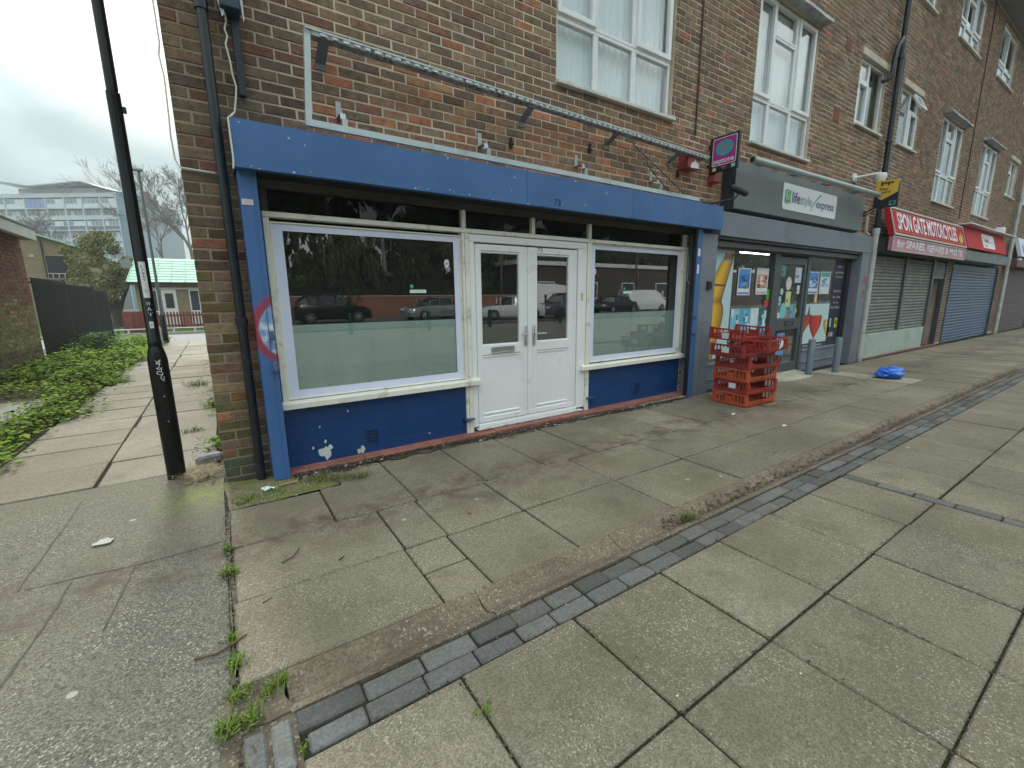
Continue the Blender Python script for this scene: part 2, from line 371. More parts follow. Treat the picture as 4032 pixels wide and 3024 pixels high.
# soil patch at the foot of the wall and by the channel's end
def patch(name, pts, m, z, n=5):
    bb = MB(); P = []
    for i in range(len(pts)):
        a, c = Vector(pts[i]), Vector(pts[(i+1) % len(pts)])
        for j in range(n): q = a.lerp(c, j/n); P.append((q.x+rnd(-.012, .012), q.y+rnd(-.012, .012), z))
    return bb.poly(P).build(name, m, kind='structure')
moss_m = mat('mossy_rubble', (.17, .14, .09), .95, var=.4, scale=12, bmp=.9, bscale=40, spec=.1, dirt=(.13, .15, .035), damt=.85, dscale=5, dlo=.44, dhi=.6, speck=(.4, .38, .3), sscale=60, sthr=.66)
patch('soil_patch', [(-.11, -.01), (.64, -.16), (.63, -.56), (-.09, -.59)], moss_m, -.001)
patch('soil_patch', [(-.14, -2.23), (.045, -2.25), (.055, -2.46), (-.1, -2.46), (-.12, -3.4), (-.2, -3.2), (-.17, -2.6)], soil_m, -.0005)
patch('soil_patch', [(-.14, -2.45), (.07, -2.44), (.07, -4.6), (-.14, -4.6)], soil_m, -.006)
patch('soil_patch', [(-.088, -.62), (-.09, -2.24), (-.118, -2.2), (-.108, -1.5), (-.116, -1.05), (-.106, -.7)], soil_m, -.001)
b = MB(); n_ = 90; up_ = [(.36+5.2*i/n_, -.152) for i in range(n_+1)]; lo_ = [(.36+5.2*i/n_, -.235-.06*abs(mnoise.noise(Vector((i*.23, 0, 0))))*2-.012*random.random()) for i in range(n_+1)]
b.add([(x, y, g(x)+.0045) for x, y in up_]+[(x, y, g(x)+.0045) for x, y in lo_], [(i, n_+1+i, n_+2+i, i+1) for i in range(n_)]); b.build('leaf_mould', mat('leaf_mould', (.07, .052, .038), .95, var=.6, scale=25, bmp=1., bscale=60, spec=.05, dirt=(.2, .18, .15), damt=.7, dscale=6), kind='structure')
# tarmac repair seams
sm = mat('tar_seam', (.085, .08, .062), .9, var=.3, bmp=.3)
for pts in ([(-.1, -1.0), (-.3, -1.02), (-.53, -1.02), (-.75, -.99), (-.99, -.975)], [(-.99, -.975), (-.97, -.3), (-.975, .3)], [(-.53, -1.03), (-.56, -1.4), (-.58, -1.6)], [(-.78, -1.0), (-.8, -1.4), (-.84, -1.75), (-.86, -2.1)]):
    bb = MB(); L = []; Rr = []
    for a, c in zip(pts, pts[1:]):
        for j in range(8):
            q = Vector(a).lerp(Vector(c), j/8); d = (Vector(c)-Vector(a)).normalized(); w_ = rnd(.0015, .006); o_ = rnd(-.004, .004)
            L.append((q.x-d.y*(w_+o_), q.y+d.x*(w_+o_), -.0035)); Rr.append((q.x+d.y*(w_-o_), q.y-d.x*(w_-o_), -.0035))
    k = len(L); bb.add(L+Rr, [(i, i+1, k+i+1, k+i) for i in range(k-1)]).build('tar_seam', sm, tarmac)
# ================================================================ BRICK BUILDING
OPEN = [(.36, 5.565, -1, 2.30), (5.95, 11.66, -1, 2.35), (12.24, 17.74, -1, 2.35), (18.4, 23.96, -1, 2.35), (25.3, 40, -1, 2.35),
        (3.21, 5.08, 3.60, 5.66), (6.92, 8.73, 3.65, 5.68), (10.42, 11.66, 4.56, 5.74), (12.6, 13.78, 4.58, 5.74), (15.5, 17.32, 3.72, 5.74), (19.36, 21.24, 3.75, 5.8), (23.0, 24.3, 4.68, 5.86), (25.9, 27.1, 4.68, 5.86),
        (12.6, 13.8, 7.38, 8.6), (15.58, 17.45, 7.44, 8.75), (19.4, 21.3, 7.5, 8.85), (23.2, 24.6, 7.55, 8.85)]
brick_m = mat('brick', attr='Col', rough=.9, var=.32, scale=14, bmp=.75, bscale=75, spec=.2, dirt=(.06, .05, .04), damt=.55, dscale=22, dlo=.5, dhi=.72, speck=(.42, .36, .28), sscale=70, sthr=.70)
mortar_m = mat('mortar', (.56, .48, .365), .95, var=.25, scale=3, bmp=.6, bscale=90, spec=.1, dirt=(.28, .235, .17), damt=.5, dscale=1.1)
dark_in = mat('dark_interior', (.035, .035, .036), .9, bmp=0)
def darken_mortar():
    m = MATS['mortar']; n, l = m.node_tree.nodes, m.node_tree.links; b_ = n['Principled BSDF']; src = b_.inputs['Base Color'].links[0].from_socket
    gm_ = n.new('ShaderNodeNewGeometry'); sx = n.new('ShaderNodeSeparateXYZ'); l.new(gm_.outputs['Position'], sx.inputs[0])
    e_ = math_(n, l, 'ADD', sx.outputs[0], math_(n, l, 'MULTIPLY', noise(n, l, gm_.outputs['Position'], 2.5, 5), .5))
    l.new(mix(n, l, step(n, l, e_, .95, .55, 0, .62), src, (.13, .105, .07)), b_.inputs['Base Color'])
darken_mortar()      # joints get darker towards the left corner
bld = thing('brick_building', (15, 0, 0), 'long brown brick terrace of flats above a row of shops', 'building')
xs = sorted({-.1, 40.} | {v for o in OPEN for v in o[:2]}); zs = sorted({-.3, 9.05} | {v for o in OPEN for v in o[2:] if v > -.3})
wb = MB()
for za, zb in zip(zs, zs[1:]):
    run = None
    for xa, xb in list(zip(xs, xs[1:]))+[(None, None)]:
        solid = xa is not None and not any(o[0] < (xa+xb)/2 < o[1] and o[2] < (za+zb)/2 < o[3] for o in OPEN)
        if solid: run = (run[0], xb) if run else (xa, xb)
        elif run: wb.box(run[0]+(.006 if run[0] < 0 else 0), run[1], .0045, .25, za, zb); run = None
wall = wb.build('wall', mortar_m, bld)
PAL = [((.215, .148, .102), 40), ((.165, .114, .086), 25), ((.26, .18, .118), 20), ((.225, .12, .085), 10), ((.36, .155, .095), 3)]
ORA = [((.40, .175, .098), 22), ((.34, .195, .115), 30), ((.27, .155, .10), 28), ((.20, .135, .095), 20)]
MOSS = [((.15, .115, .055), 35), ((.12, .10, .05), 25), ((.20, .105, .05), 25), ((.13, .085, .05), 15)]
def pick(P):
    r = random.random()*sum(w_ for _, w_ in P)
    for c, w_ in P:
        r -= w_
        if r <= 0: break
    k = rnd(.86, 1.14); return tuple(v*k*rnd(.95, 1.05) for v in c)
def brick_geo(mb, x0, x1, z0, z1, c, fine, y0=None, dep=.07):
    y = rnd(-.003, .003) if y0 is None else y0
    if fine:
        bv = .004; j = lambda: rnd(-.002, .002)
        A = [(x0, z0), (x1, z0), (x1, z1), (x0, z1)]; I = [(x0+bv+j(), z0+bv+j()), (x1-bv+j(), z0+bv+j()), (x1-bv+j(), z1-bv+j()), (x0+bv+j(), z1-bv+j())]
        V = [(a, y, b_) for a, b_ in I]+[(a, y+.005, b_) for a, b_ in A]+[(a, y+dep, b_) for a, b_ in A]
        F = [(0, 1, 2, 3)]+[(i, 4+i, 4+(i+1) % 4, (i+1) % 4) for i in range(4)]+[(4+i, 8+i, 8+(i+1) % 4, 4+(i+1) % 4) for i in range(4)]
    else:
        A = [(x0, z0), (x1, z0), (x1, z1), (x0, z1)]; V = [(a, y, b_) for a, b_ in A]+[(a, y+dep, b_) for a, b_ in A]
        F = [(0, 1, 2, 3)]+[(i, 4+i, 4+(i+1) % 4, (i+1) % 4) for i in range(4)]
    mb.add(V, F, c)
BR = []
CH, BL = .0755, .2235
k = 0; z = -.045
while z < 9.0:
    zt = z+CH; zm = z+CH/2
    cut = sorted((o[0], o[1]) for o in OPEN if o[2]-.02 < zm < o[3]+.005)
    free = []; a = -.1
    for c0, c1 in cut: free.append((a, c0)); a = c1
    free.append((a, 33.5))
    for f0, f1 in free:
        x = -.1-(BL/2 if k % 2 else 0)-rnd(0, .01)
        x += math.floor((f0-x)/BL)*BL
        while x < f1:
            a, c = max(x, f0), min(x+BL, f1); x += BL
            if c-a < .03: continue
            p = proj(((a+c)/2, 0, zm))
            if p is None or p[1] < -90 or p[0] > 4150: continue
            clean = .75 < a < 5.5 and 2.6 < zm < 3.36
            if clean: pal = ORA if random.random() < .75 else PAL
            elif 3.0 < a < 9.2 and 3.3 < zm < 3.66: pal = ORA[1:] if random.random() < .6 else PAL
            elif 5.5 < a < 6.7 and 2.3 < zm < 3.1: pal = ORA if random.random() < .6 else PAL
            elif a < .4 and zm < 1.9: pal = MOSS if random.random() < .75-zm*.3 else PAL
            else: pal = PAL
            col = pick(pal)
            if a < .4 and zm < .2: col = tuple(v*rnd(.85, 1.15) for v in (.085, .085, .062))
            if a < .62 and zm > 1.6: col = tuple(v*.70 for v in col)      # bricks darker near the downpipe, higher up the wall
            jx = .006; d2 = (Vector(((a+c)/2, 0, zm))-CAM); area = (c-a)*CH*abs(d2.y)/d2.length**3
            vis = p[0] > 600 and p[1] > 0 and not (.21 < a < 5.9 and zm < 2.62) 
            BR.append((area if vis else 0, a+jx*rnd(.6, 1.3), c-jx*rnd(.6, 1.3), z+.006*rnd(.6, 1.3), zt-.006*rnd(.6, 1.3), col))
    z = zt; k += 1
BR.sort(key=lambda t: -t[0])
for t in BR[:300]:
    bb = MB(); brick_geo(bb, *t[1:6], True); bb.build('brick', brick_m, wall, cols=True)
bb = MB()
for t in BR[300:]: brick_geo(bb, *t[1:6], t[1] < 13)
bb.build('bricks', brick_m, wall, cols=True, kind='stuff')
# shell: gable, back, floors, roof with wide eaves
render_m = mat('shell', (.16, .12, .09), .9)
sb = MB(); sb.box(-.094, .15, .26, 9, -.3, 9.05); sb.box(.15, 40, 8.8, 9, -.3, 9.05); sb.build('gable_wall', render_m, bld)
sb = MB()
for zf in (2.62, 5.95): sb.box(.16, 39.9, .26, 8.79, zf, zf+.25)
sb.box(.16, 39.9, 1.1, 1.2, 2.88, 5.94); sb.box(.16, 39.9, 1.1, 1.2, 6.21, 9.04); sb.build('inner_floors', dark_in, bld)
rb = MB(); rb.box(-.3, 40.3, -.46, 9.3, 9.06, 9.2); rb.build('eaves', mat('soffit', (.20, .19, .19), .8, var=.15), bld)
rb = MB(); rb.prism([(-.3, -.6, 9.21), (-.3, 9.4, 9.21), (-.3, 4.4, 11.2)], (40.6, 0, 0)); rb.build('roof', mat('roof_tile', (.09, .07, .06), .85), bld)
rb = MB(); rb.tube([(-.3, -.52, 9.13), (40.3, -.52, 9.13)], .065, 10); rb.build('gutter', mat('black_gutter', (.03, .03, .032), .5), bld)
# ---------------------------------------------------------------- flats' windows
upvc = mat('white_upvc', (.74, .76, .77), .35, var=.07, scale=2, bmp=.02, spec=.5, dirt=(.42, .41, .36), damt=.5, dscale=2.4, dlo=.55, dhi=.75)
glass_up = glass_mat('window_glass', (.97, .98, .98), 1.6)
sill_m = mat('window_sill', (.6, .59, .53), .6, var=.2, dirt=(.25, .24, .18), damt=.7, dscale=5)
lead_m = mat('lead_hood', (.33, .34, .35), .6, var=.35, scale=6, dirt=(.62, .62, .6), damt=.7, dscale=5)
cream_m = mat('cream_lintel', (.50, .46, .36), .7, var=.15, dirt=(.25, .22, .16), damt=.5)
def ring(mb, x0, x1, z0, z1, t, y0, y1, bev=.006):
    mb.box(x0, x1, y0, y1, z0, z0+t, bev=bev); mb.box(x0, x1, y0, y1, z1-t, z1, bev=bev)
    mb.box(x0, x0+t, y0+.0015, y1-.0015, z0+t*.8, z1-t*.8, bev=bev); mb.box(x1-t, x1, y0+.0015, y1-.0015, z0+t*.8, z1-t*.8, bev=bev)
def window(x0, x1, z0, z1, cells, hood=None, tilt=None):
    fr = MB(); t = .038
    for c in cells:
        a, b_, c0, c1, sash = c[0], c[1], c[2], c[3], c[4]
        ring(fr, a, b_, c0, c1, t, .045, .11)
    w_ = fr.build('window', upvc, bld)
    sb_ = MB(); sb_.box(x0-.03, x1+.04, -.055, .12, z0-.045, z0-.005, bev=.006); sb_.build('sill', sill_m, w_)
    for c in cells:
        a, b_, c0, c1, sash = c[:5]; i = t
        if sash == 2:      # top light hanging open
            mb = MB(); ring(mb, a+.02, b_-.02, c0+.02, c1-.02, .05, .0, .05)
            pn = MB(); pn.box(a+.07, b_-.07, .02, .026, c0+.07, c1-.07)
            def tl(p, c1=c1): return Matrix.Translation((0, 0, c1)) @ Matrix.Rotation(R(-26), 4, 'X') @ Matrix.Translation((0, 0, -c1)) @ p
            mb.xf(tl); pn.xf(tl); mb.build('sash', upvc, w_); pn.build('pane', glass_up, w_); continue
        if sash:
            mb = MB(); ring(mb, a+.022, b_-.022, c0+.022, c1-.022, .058, .018, .075); mb.build('sash', upvc, w_); i = .076
        pn = MB(); pn.box(a+i, b_-i, .072, .078, c0+i, c1-i); pn.build('pane', glass_up, w_)
    if hood == 'lead':
        h = MB(); st = 12; V = []; F = []
        for j in range(st+1):
            xx = x0-.06+(x1-x0+.14)*j/st; V += [(xx, .05, z1+.13+rnd(-.01, .01)), (xx, -.15, z1+.07+rnd(-.012, .012)), (xx, -.16, z1+.03+rnd(-.012, .012)), (xx, .05, z1+.03)]
        for j in range(st):
            for q in range(4): F.append((4*j+q, 4*j+(q+1) % 4, 4*j+4+(q+1) % 4, 4*j+4+q))
        F += [(0, 1, 2, 3), (4*st+3, 4*st+2, 4*st+1, 4*st)]
        h.add(V, F).build('hood', lead_m, w_)
    elif hood == 'lintel':
        h = MB(); h.box(x0-.05, x1+.06, -.03, .1, z1+.006, z1+.13, bev=.006); h.build('lintel', cream_m, w_)
    return w_
def big(x0, xm1, xm2, x1, z0, zr, z1, lights=True):
    c = [(x0, xm1, z0, zr, 0), (xm1, xm2, z0, zr, 0), (xm2, x1, z0, zr, 0), (x0, xm1, zr, z1, 1), (xm2, x1, zr, z1, 1)]
    return c+([(xm1, xm2, zr, z0+(z1-z0)*.78, 0), (xm1, xm2, z0+(z1-z0)*.78, z1, 0)] if lights else [(xm1, xm2, zr, z1, 0)])
window(3.22, 5.07, 3.62, 5.65, big(3.22, 3.80, 4.41, 5.07, 3.62, 4.24, 5.65, False))
window(6.93, 8.72, 3.67, 5.66, big(6.93, 7.44, 8.11, 8.72, 3.67, 4.31, 5.66), 'lead')
window(15.51, 17.31, 3.74, 5.72, big(15.51, 16.05, 16.7, 17.31, 3.74, 4.42, 5.72), 'lead')
window(19.38, 21.23, 3.77, 5.78, big(19.38, 19.95, 20.6, 21.23, 3.77, 4.48, 5.78), 'lead')
def small(x0, x1, z0, z1, left=True, openlight=False):
    xm = x0+(x1-x0)*(.42 if left else .56); zt = z0+(z1-z0)*.68
    A = [(x0, xm, z0, zt, 1), (x0, xm, zt, z1, 0), (xm, x1, z0, z1, 0)] if left else [(x0, xm, z0, z1, 0), (xm, x1, z0, zt, 1), (xm, x1, zt, z1, 2 if openlight else 0)]
    return A
window(10.44, 11.64, 4.58, 5.72, small(10.44, 11.64, 4.58, 5.72), 'lintel')
window(12.62, 13.76, 4.60, 5.72, small(12.62, 13.76, 4.60, 5.72, False, True), 'lintel')
window(23.02, 24.28, 4.70, 5.84, small(23.02, 24.28, 4.70, 5.84), 'lintel')
window(25.92, 27.08, 4.70, 5.84, small(25.92, 27.08, 4.70, 5.84, False), 'lintel')
window(12.62, 13.78, 7.40, 8.58, small(12.62, 13.78, 7.40, 8.58, False))
window(15.6, 17.43, 7.46, 8.73, big(15.6, 16.15, 16.8, 17.43, 7.46, 7.85, 8.73), 'lead')
window(19.42, 21.28, 7.52, 8.83, [(19.42, 20.3, 7.52, 7.9, 0), (20.3, 21.28, 7.52, 7.9, 0), (19.42, 20.3, 7.9, 8.83, 1), (20.3, 21.28, 7.9, 8.83, 0)])
window(23.22, 24.58, 7.57, 8.83, small(23.22, 24.58, 7.57, 8.83))
AB = brick_tex_plain = mat('terracotta', (.20, .075, .055), .9)
for x, z in ((9.72, 5.62), (9.55, 4.45), (14.35, 5.55), (14.2, 4.5), (22.4, 5.6)):
    b_ = MB(); b_.box(x, x+.215, -.006, .05, z, z+.215, bev=.004); b_.build('air_brick', AB, wall)
# net curtains inside the near windows
net_m = mat('net_curtain', (.86, .90, .91), .9, var=.10, scale=30, bmp=.3, bscale=120, spec=.1, stretch=(3, 3, .25))
def curtain(x0, x1, z0, z1, y, label, amp=.012, m=net_m, lam=.09):
    b_ = MB(); n = int((x1-x0)/.012); V = []
    ph = rnd(0, 6)
    for i in range(n+1):
        x = x0+(x1-x0)*i/n; yy = y+amp*math.sin(x*6.28/lam+ph+1.5*math.sin(x*5))*(1+.5*math.sin(x*3.1))
        V += [(x, yy, z0+.006*math.sin(x*40)), (x, yy*.9+y*.1, z1)]
    b_.add(V, [(2*i, 2*i+2, 2*i+3, 2*i+1) for i in range(n)]); return b_.build('curtain', m, smooth=2, label=label, cat='curtain', group='net curtains')
curtain(3.24, 5.05, 3.63, 5.64, .17, 'pale blue net curtain behind the large window above the blue shopfront')
curtain(6.95, 8.70, 3.68, 5.65, .17, 'patterned white net curtain behind the tall window above the grey shop sign')
curtain(10.46, 10.95, 4.6, 5.7, .17, 'white curtain in the small window left of the black downpipe')
curtain(19.46, 20.25, 7.55, 8.8, .17, 'grey curtain in the top floor window below the eaves')
# expansion joint cables down the wall
for x, z0, z1 in ((5.585, 3.5, 9.0), (18.15, 3.5, 9.0)):
    b_ = MB(); b_.tube([(x, -.012, z0), (x-.004, -.012, (z0+z1)/2), (x, -.012, z1)], .012, 6)
    b_.build('wall_cable', mat('brown_cable', (.07, .045, .04), .7), label='thin brown vertical cable on the bricks between the '+('two nearest upper windows' if x < 10 else 'two tall windows above the red signs'), cat='cable')
# ================================================================ BLUE SHOPFRONT
blue_m = mat('blue_paint', (.047, .128, .305), .45, var=.14, scale=2.2, bmp=.03, spec=.45, dirt=(.08, .17, .36), damt=.5, dscale=1.7, speck=(.3, .36, .46), sscale=38, sthr=.80)
navy_m = mat('blue_gloss', (.004, .046, .165), .36, var=.12, scale=3, bmp=.10, bscale=45, spec=.5, dirt=(.015, .05, .13), damt=.5, dscale=3.2, speck=(.55, .62, .62), sscale=20, sthr=.80)
cream_p = mat('cream_paint', (.78, .76, .67), .5, var=.08, bmp=.12, bscale=45, dirt=(.30, .27, .2), damt=.75, dscale=7, dlo=.56, dhi=.72)
vinyl_m = mat('white_vinyl', (.70, .74, .90), .4, var=.05, bmp=.0, speck=(.2, .2, .24), sscale=26, sthr=.79)
film_m = mat('frosted_film', (.44, .54, .51), .55, var=.10, scale=1.6, bmp=.0, dirt=(.34, .43, .40), damt=.6, dscale=2.6, stretch=(2.2, 1, .5))
door_m = mat('door_upvc', (.82, .83, .84), .32, var=.04, bmp=.015, spec=.5, dirt=(.45, .42, .36), damt=.45, dscale=5, dlo=.58, dhi=.72, speck=(.3, .27, .22), sscale=30, sthr=.80)
steel_m = mat('satin_steel', (.5, .5, .49), .35, metal=.9, var=.1, bmp=.02)
black_m = mat('black_plastic', (.018, .018, .02), .45, var=.2, bmp=.02)
galv_m = mat('galvanised', (.42, .45, .45), .5, metal=.5, var=.25, scale=9, bmp=.1, dirt=(.2, .2, .19), damt=.5, dscale=5)
red_t = mat('red_quarry', (.30, .12, .085), .6, var=.2, rnd=.12, bmp=.1, dirt=(.10, .07, .05), damt=.7, dscale=4)
glass_s = glass_mat('shop_glass', (.93, .96, .95), 3.0)
shop = thing('shopfront', (2.9, 0, 0), 'vacant shopfront with blue fascia, white double doors and two large windows', 'shopfront')
def bx(name, m, par, *a, bev=.004, **kw): b_ = MB(); b_.box(*a, bev=bev); return b_.build(name, m, par, **kw)
# graffiti roundel sprayed on the left post
def post_mat():
    m, n, l, b_ = nodes('graffiti_post'); gm = n.new('ShaderNodeNewGeometry'); v = gm.outputs['Position']
    sx = n.new('ShaderNodeSeparateXYZ'); l.new(v, sx.inputs[0])
    dx = math_(n, l, 'MULTIPLY', math_(n, l, 'SUBTRACT', sx.outputs[0], .40), 1.0); dz = math_(n, l, 'MULTIPLY', math_(n, l, 'SUBTRACT', sx.outputs[2], 1.185), .80)
    d = math_(n, l, 'SQRT', math_(n, l, 'ADD', math_(n, l, 'MULTIPLY', dx, dx), math_(n, l, 'MULTIPLY', dz, dz)))
    d = math_(n, l, 'ADD', d, math_(n, l, 'MULTIPLY', math_(n, l, 'SUBTRACT', noise(n, l, v, 9, 3), .5), .03))
    c = mix(n, l, step(n, l, noise(n, l, v, 2.2, 4), .3, .7), (.042, .115, .29), (.055, .145, .36))
    c = mix(n, l, math_(n, l, 'MULTIPLY', step(n, l, d, .225, .195), .85), c, (.33, .03, .035))
    c = mix(n, l, step(n, l, d, .165, .150), c, mix(n, l, step(n, l, noise(n, l, v, 11, 3), .42, .6), (.16, .28, .5), (.62, .68, .74)))
    sp = math_(n, l, 'MULTIPLY', step(n, l, noise(n, l, v, 60, 2), .70, .72), step(n, l, sx.outputs[2], .32, .0))
    c = mix(n, l, sp, c, (.75, .76, .74)); l.new(c, b_.inputs['Base Color']); b_.inputs['Roughness'].default_value = .45; return m
bx('post', post_mat(), shop, .224, .338, -.21, .02, .0, 2.30)
bx('post_rib', blue_m, shop, .30, .306, -.214, -.20, .01, 2.28, bev=0)
for z, s_ in ((1.13, 1), (.89, 1)):
    b_ = MB(); b_.tube([(.318, -.211, z), (.318, -.262, z)], .021, 10); b_.tube([(.318, -.255, z), (.318, -.275, z)], .012, 8); b_.box(.303, .333, -.236, -.211, z+.004, z+.05, bev=.004); b_.build('lock', mat('blue_lock', (.10, .14, .25), .4, metal=.3), shop, smooth=True)
lab = bx('label_plate', mat('white_label', (.75, .72, .74), .5, bmp=0), shop, .231, .30, -.2135, -.2105, 2.062, 2.099, bev=0)
b_ = MB()
for i in range(4): b_.box(.236, .295, -.2146, -.2138, 2.068+i*.008, 2.0705+i*.008)
b_.build('label_lines', mat('print_red', (.45, .12, .14), .5, bmp=0), lab)
# roller shutter housing
hs = MB()
hs.prism([(.213, -.30, 2.285), (.213, -.30, 2.588), (.213, .0, 2.66), (.213, .0, 2.62), (.213, -.285, 2.56), (.213, -.285, 2.285)], (5.687, 0, 0))
fas = hs.build('fascia_box', blue_m, shop)
bx('fascia_end', blue_m, shop, .209, .213, -.302, .0, 2.29, 2.60, bev=0); bx('fascia_end', blue_m, shop, 5.90, 5.904, -.302, .0, 2.29, 2.60, bev=0)
bx('fascia_lip', blue_m, shop, .213, 5.90, -.284, -.235, 2.285, 2.289, bev=0)
bx('shutter_roll', mat('dark_slot', (.012, .013, .016), .6), shop, .216, 5.89, -.23, -.02, 2.29, 2.55, bev=0)
bx('panel_joint', mat('joint_blue', (.015, .045, .15), .5), shop, 2.612, 2.616, -.3015, -.2995, 2.288, 2.586, bev=0)
bx('panel_joint', MATS['joint_blue'], shop, 4.10, 4.102, -.3012, -.2995, 2.288, 2.586, bev=0)
screws = MB()
for i in range(14):
    for z in (2.31, 2.56):
        if rnd(0, 1) < .6: screws.box(.26+i*.42, .268+i*.42, -.304, -.2995, z, z+.008)
screws.build('screws', galv_m, shop)
text('73', mat('number_dark', (.02, .03, .06), .6, bmp=0), 'number', (2.945, -.3, 2.312), (1, 0, 0), (0, 0, 1), w=.088, h=.062, parent=shop, bold=.01)
chips = MB()
for _ in range(46):
    x, z, s_ = rnd(.25, 5.85), rnd(2.29, 2.58) if random.random() < .5 else rnd(2.288, 2.31), rnd(.003, .011)
    pts = [(x+s_*rnd(.5, 1.2)*math.cos(a), -.3018, z+s_*rnd(.4, 1.)*math.sin(a)) for a in (0, 1, 2.1, 3.1, 4.2, 5.2)]; chips.poly(pts[::-1])
chips.build('paint_chips', mat('chip', (.55, .58, .6), .6, bmp=0), shop)
# timber framing
bx('transom', cream_p, shop, .36, 5.565, -.035, .06, 2.022, 2.062); bx('head_rail', mat('shaded_grubby_timber', (.06, .055, .047), .7, var=.3), shop, .36, 5.565, -.03, .06, 2.23, 2.30)  # grubby head rail, colour darkened further for the shade under the housing
for x in (.36, 2.045, 2.875, 3.695, 5.49): bx('fanlight_bar', cream_p if x > .4 else MATS['shaded_grubby_timber'], shop, x, x+(.042 if .4 < x < 5 else .05), -.025, .055, 2.064, 2.229)
fg = glass_mat('dusty_glass', (.5, .48, .45), .7)
for a, c in ((.41, 2.045), (2.087, 2.875), (2.917, 3.695), (3.737, 5.49)): bx('fanlight_pane', fg, shop, a, c, .02, .026, 2.064, 2.229, bev=0)
for a, c in ((.361, .405), (2.035, 2.062), (2.066, 2.113), (3.678, 3.738), (5.468, 5.562)): bx('jamb', cream_p, shop, a, c, -.03, .06, .572 if not (2.0 < a < 3.7) else .0, 2.021)
def shopwin(x0, x1, z0, z1, zf, sx0, sx1):
    wf = MB(); ring(wf, x0, x1, z0, z1, .012, -.012, .04, bev=.003); w_ = wf.build('window', cream_p, shop)
    bx('pane', glass_s, w_, x0+.01, x1-.01, .008, .014, z0+.01, z1-.01, bev=0)
    vb = MB(); t = .075
    vb.box(x0+.012, x1-.012, .0035, .0065, z0+.012, z0+t); vb.box(x0+.012, x1-.012, .0035, .0065, z1-t*.85, z1-.012); vb.box(x0+.012, x0+t+.01, .0035, .0065, z0+t, z1-t*.85); vb.box(x1-t, x1-.012, .0035, .0065, z0+t, z1-t*.85)
    vb.build('vinyl_border', vinyl_m, w_)
    bx('frosted_film', film_m, w_, x0+t, x1-t+.005, .018, .021, z0+t-.01, zf, bev=0)
    sb_ = MB(); sb_.prism([(sx0, -.075, .527), (sx0, .06, .527), (sx0, .06, .59), (sx0, -.03, .585), (sx0, -.075, .570)], (sx1-sx0, 0, 0)); sb_.build('sill', cream_p, w_)
    return w_
w1 = shopwin(.407, 2.033, .592, 1.995, 1.20, .352, 2.185); w2 = shopwin(3.74, 5.466, .602, 2.02, 1.205, 3.60, 5.585)
# window stickers
def sticker(w_, x, z):
    b_ = MB(); b_.poly([(x+.03*math.cos(a)*rnd(.8, 1.1), .0068, z+.045*math.sin(a)*rnd(.85, 1.05)) for a in [i*.785 for i in range(8)]][::-1], (.62, .70, .82)); b_.poly([(x-.02, .0064, z-.012), (x+.022, .0064, z-.006), (x+.022, .0064, z+.012), (x-.02, .0064, z+.005)], (.7, .25, .22)); b_.build('sticker', PRINT, w_, cols=True)
PRINT = mat('print', attr='Col', rough=.45, var=.03, bmp=0)
sticker(w1, 1.885, 1.73); sticker(w2, 3.825, 1.70)
def notice(w_, x, z):
    b_ = MB(); b_.box(x, x+.16, .0045, .0055, z, z+.03, (.62, .72, .70)); b_.poly([(x+.02+.018*math.cos(a), .005, z+.06+.018*math.sin(a)) for a in [i*.52 for i in range(12)]][::-1], (.03, .42, .18)); b_.build('notice', PRINT, w_, cols=True)
notice(w1, 1.50, 1.455); notice(w2, 4.33, 1.44)
# double doors
for di, (x0, x1, gx0, gx1) in enumerate(((2.186, 2.822, 2.247, 2.722), (2.828, 3.532, 2.950, 3.412))):
    dl = MB(); ring(dl, x0, x1, .09, 1.93, .065, -.012, .05, bev=.008)
    dl.box(gx0-.02 if di else x0+.05, gx1+.03 if not di else x1-.05, -.011, .049, .815, .918, bev=.006)
    if di: dl.box(x0+.05, gx0-.0, -.0105, .0485, .15, 1.87, bev=.005); dl.box(gx1, x1-.05, -.0105, .0485, .15, 1.87, bev=.005)
    else: dl.box(gx1, x1-.05, -.0105, .0485, .15, 1.87, bev=.005)
    d_ = dl.build('door', door_m, shop, label=('left' if not di else 'right')+' leaf of the white double doors')
    bx('pane', glass_s, d_, gx0-.005, gx1+.005, .012, .018, .91, 1.86, bev=0)
    bd = MB(); ring(bd, gx0-.006, gx1+.006, .912, 1.862, .016, -.006, .022, bev=.006); bd.build('glazing_bead', door_m, d_)
    pb = MB(); pb.box(gx0-.012, gx1+.012, .004, .03, .16, .81); ring(pb, gx0-.008, gx1+.008, .168, .812, .028, -.005, .03, bev=.01); pb.build('lower_panel', door_m, d_)
    hx = 2.793 if not di else 2.904; hb = MB(); hb.box(hx-.015, hx+.015, -.024, -.012, .88, 1.10, bev=.004)
    e_ = hx+(-.085 if not di else .14); hb.tube([(hx, -.02, 1.012), (hx, -.06, 1.012), (e_*.5+hx*.5, -.062, 1.012), (e_, -.06, 1.01)], .009, 8); hb.build('handle', steel_m, d_, smooth=True)
    if not di:
        lb = MB(); ring(lb, 2.352, 2.640, .83, .895, .010, -.024, -.011, bev=.003); lb.box(2.36, 2.632, -.019, -.0115, .838, .887); lb.build('letterbox', steel_m, d_)
    else: text('73', mat('number_gilt', (.10, .085, .04), .4, bmp=0), 'number', (2.953, -.012, 1.888), (1, 0, 0), (0, 0, 1), w=.068, h=.04, parent=d_)
fr = MB(); fr.box(2.117, 3.674, -.02, .055, 1.945, 2.018, bev=.006); fr.box(2.117, 2.176, -.019, .054, .06, 1.944, bev=.006); fr.box(3.542, 3.674, -.019, .054, .06, 1.944, bev=.006); fr.box(2.178, 3.54, -.025, .06, .045, .083, bev=.005)
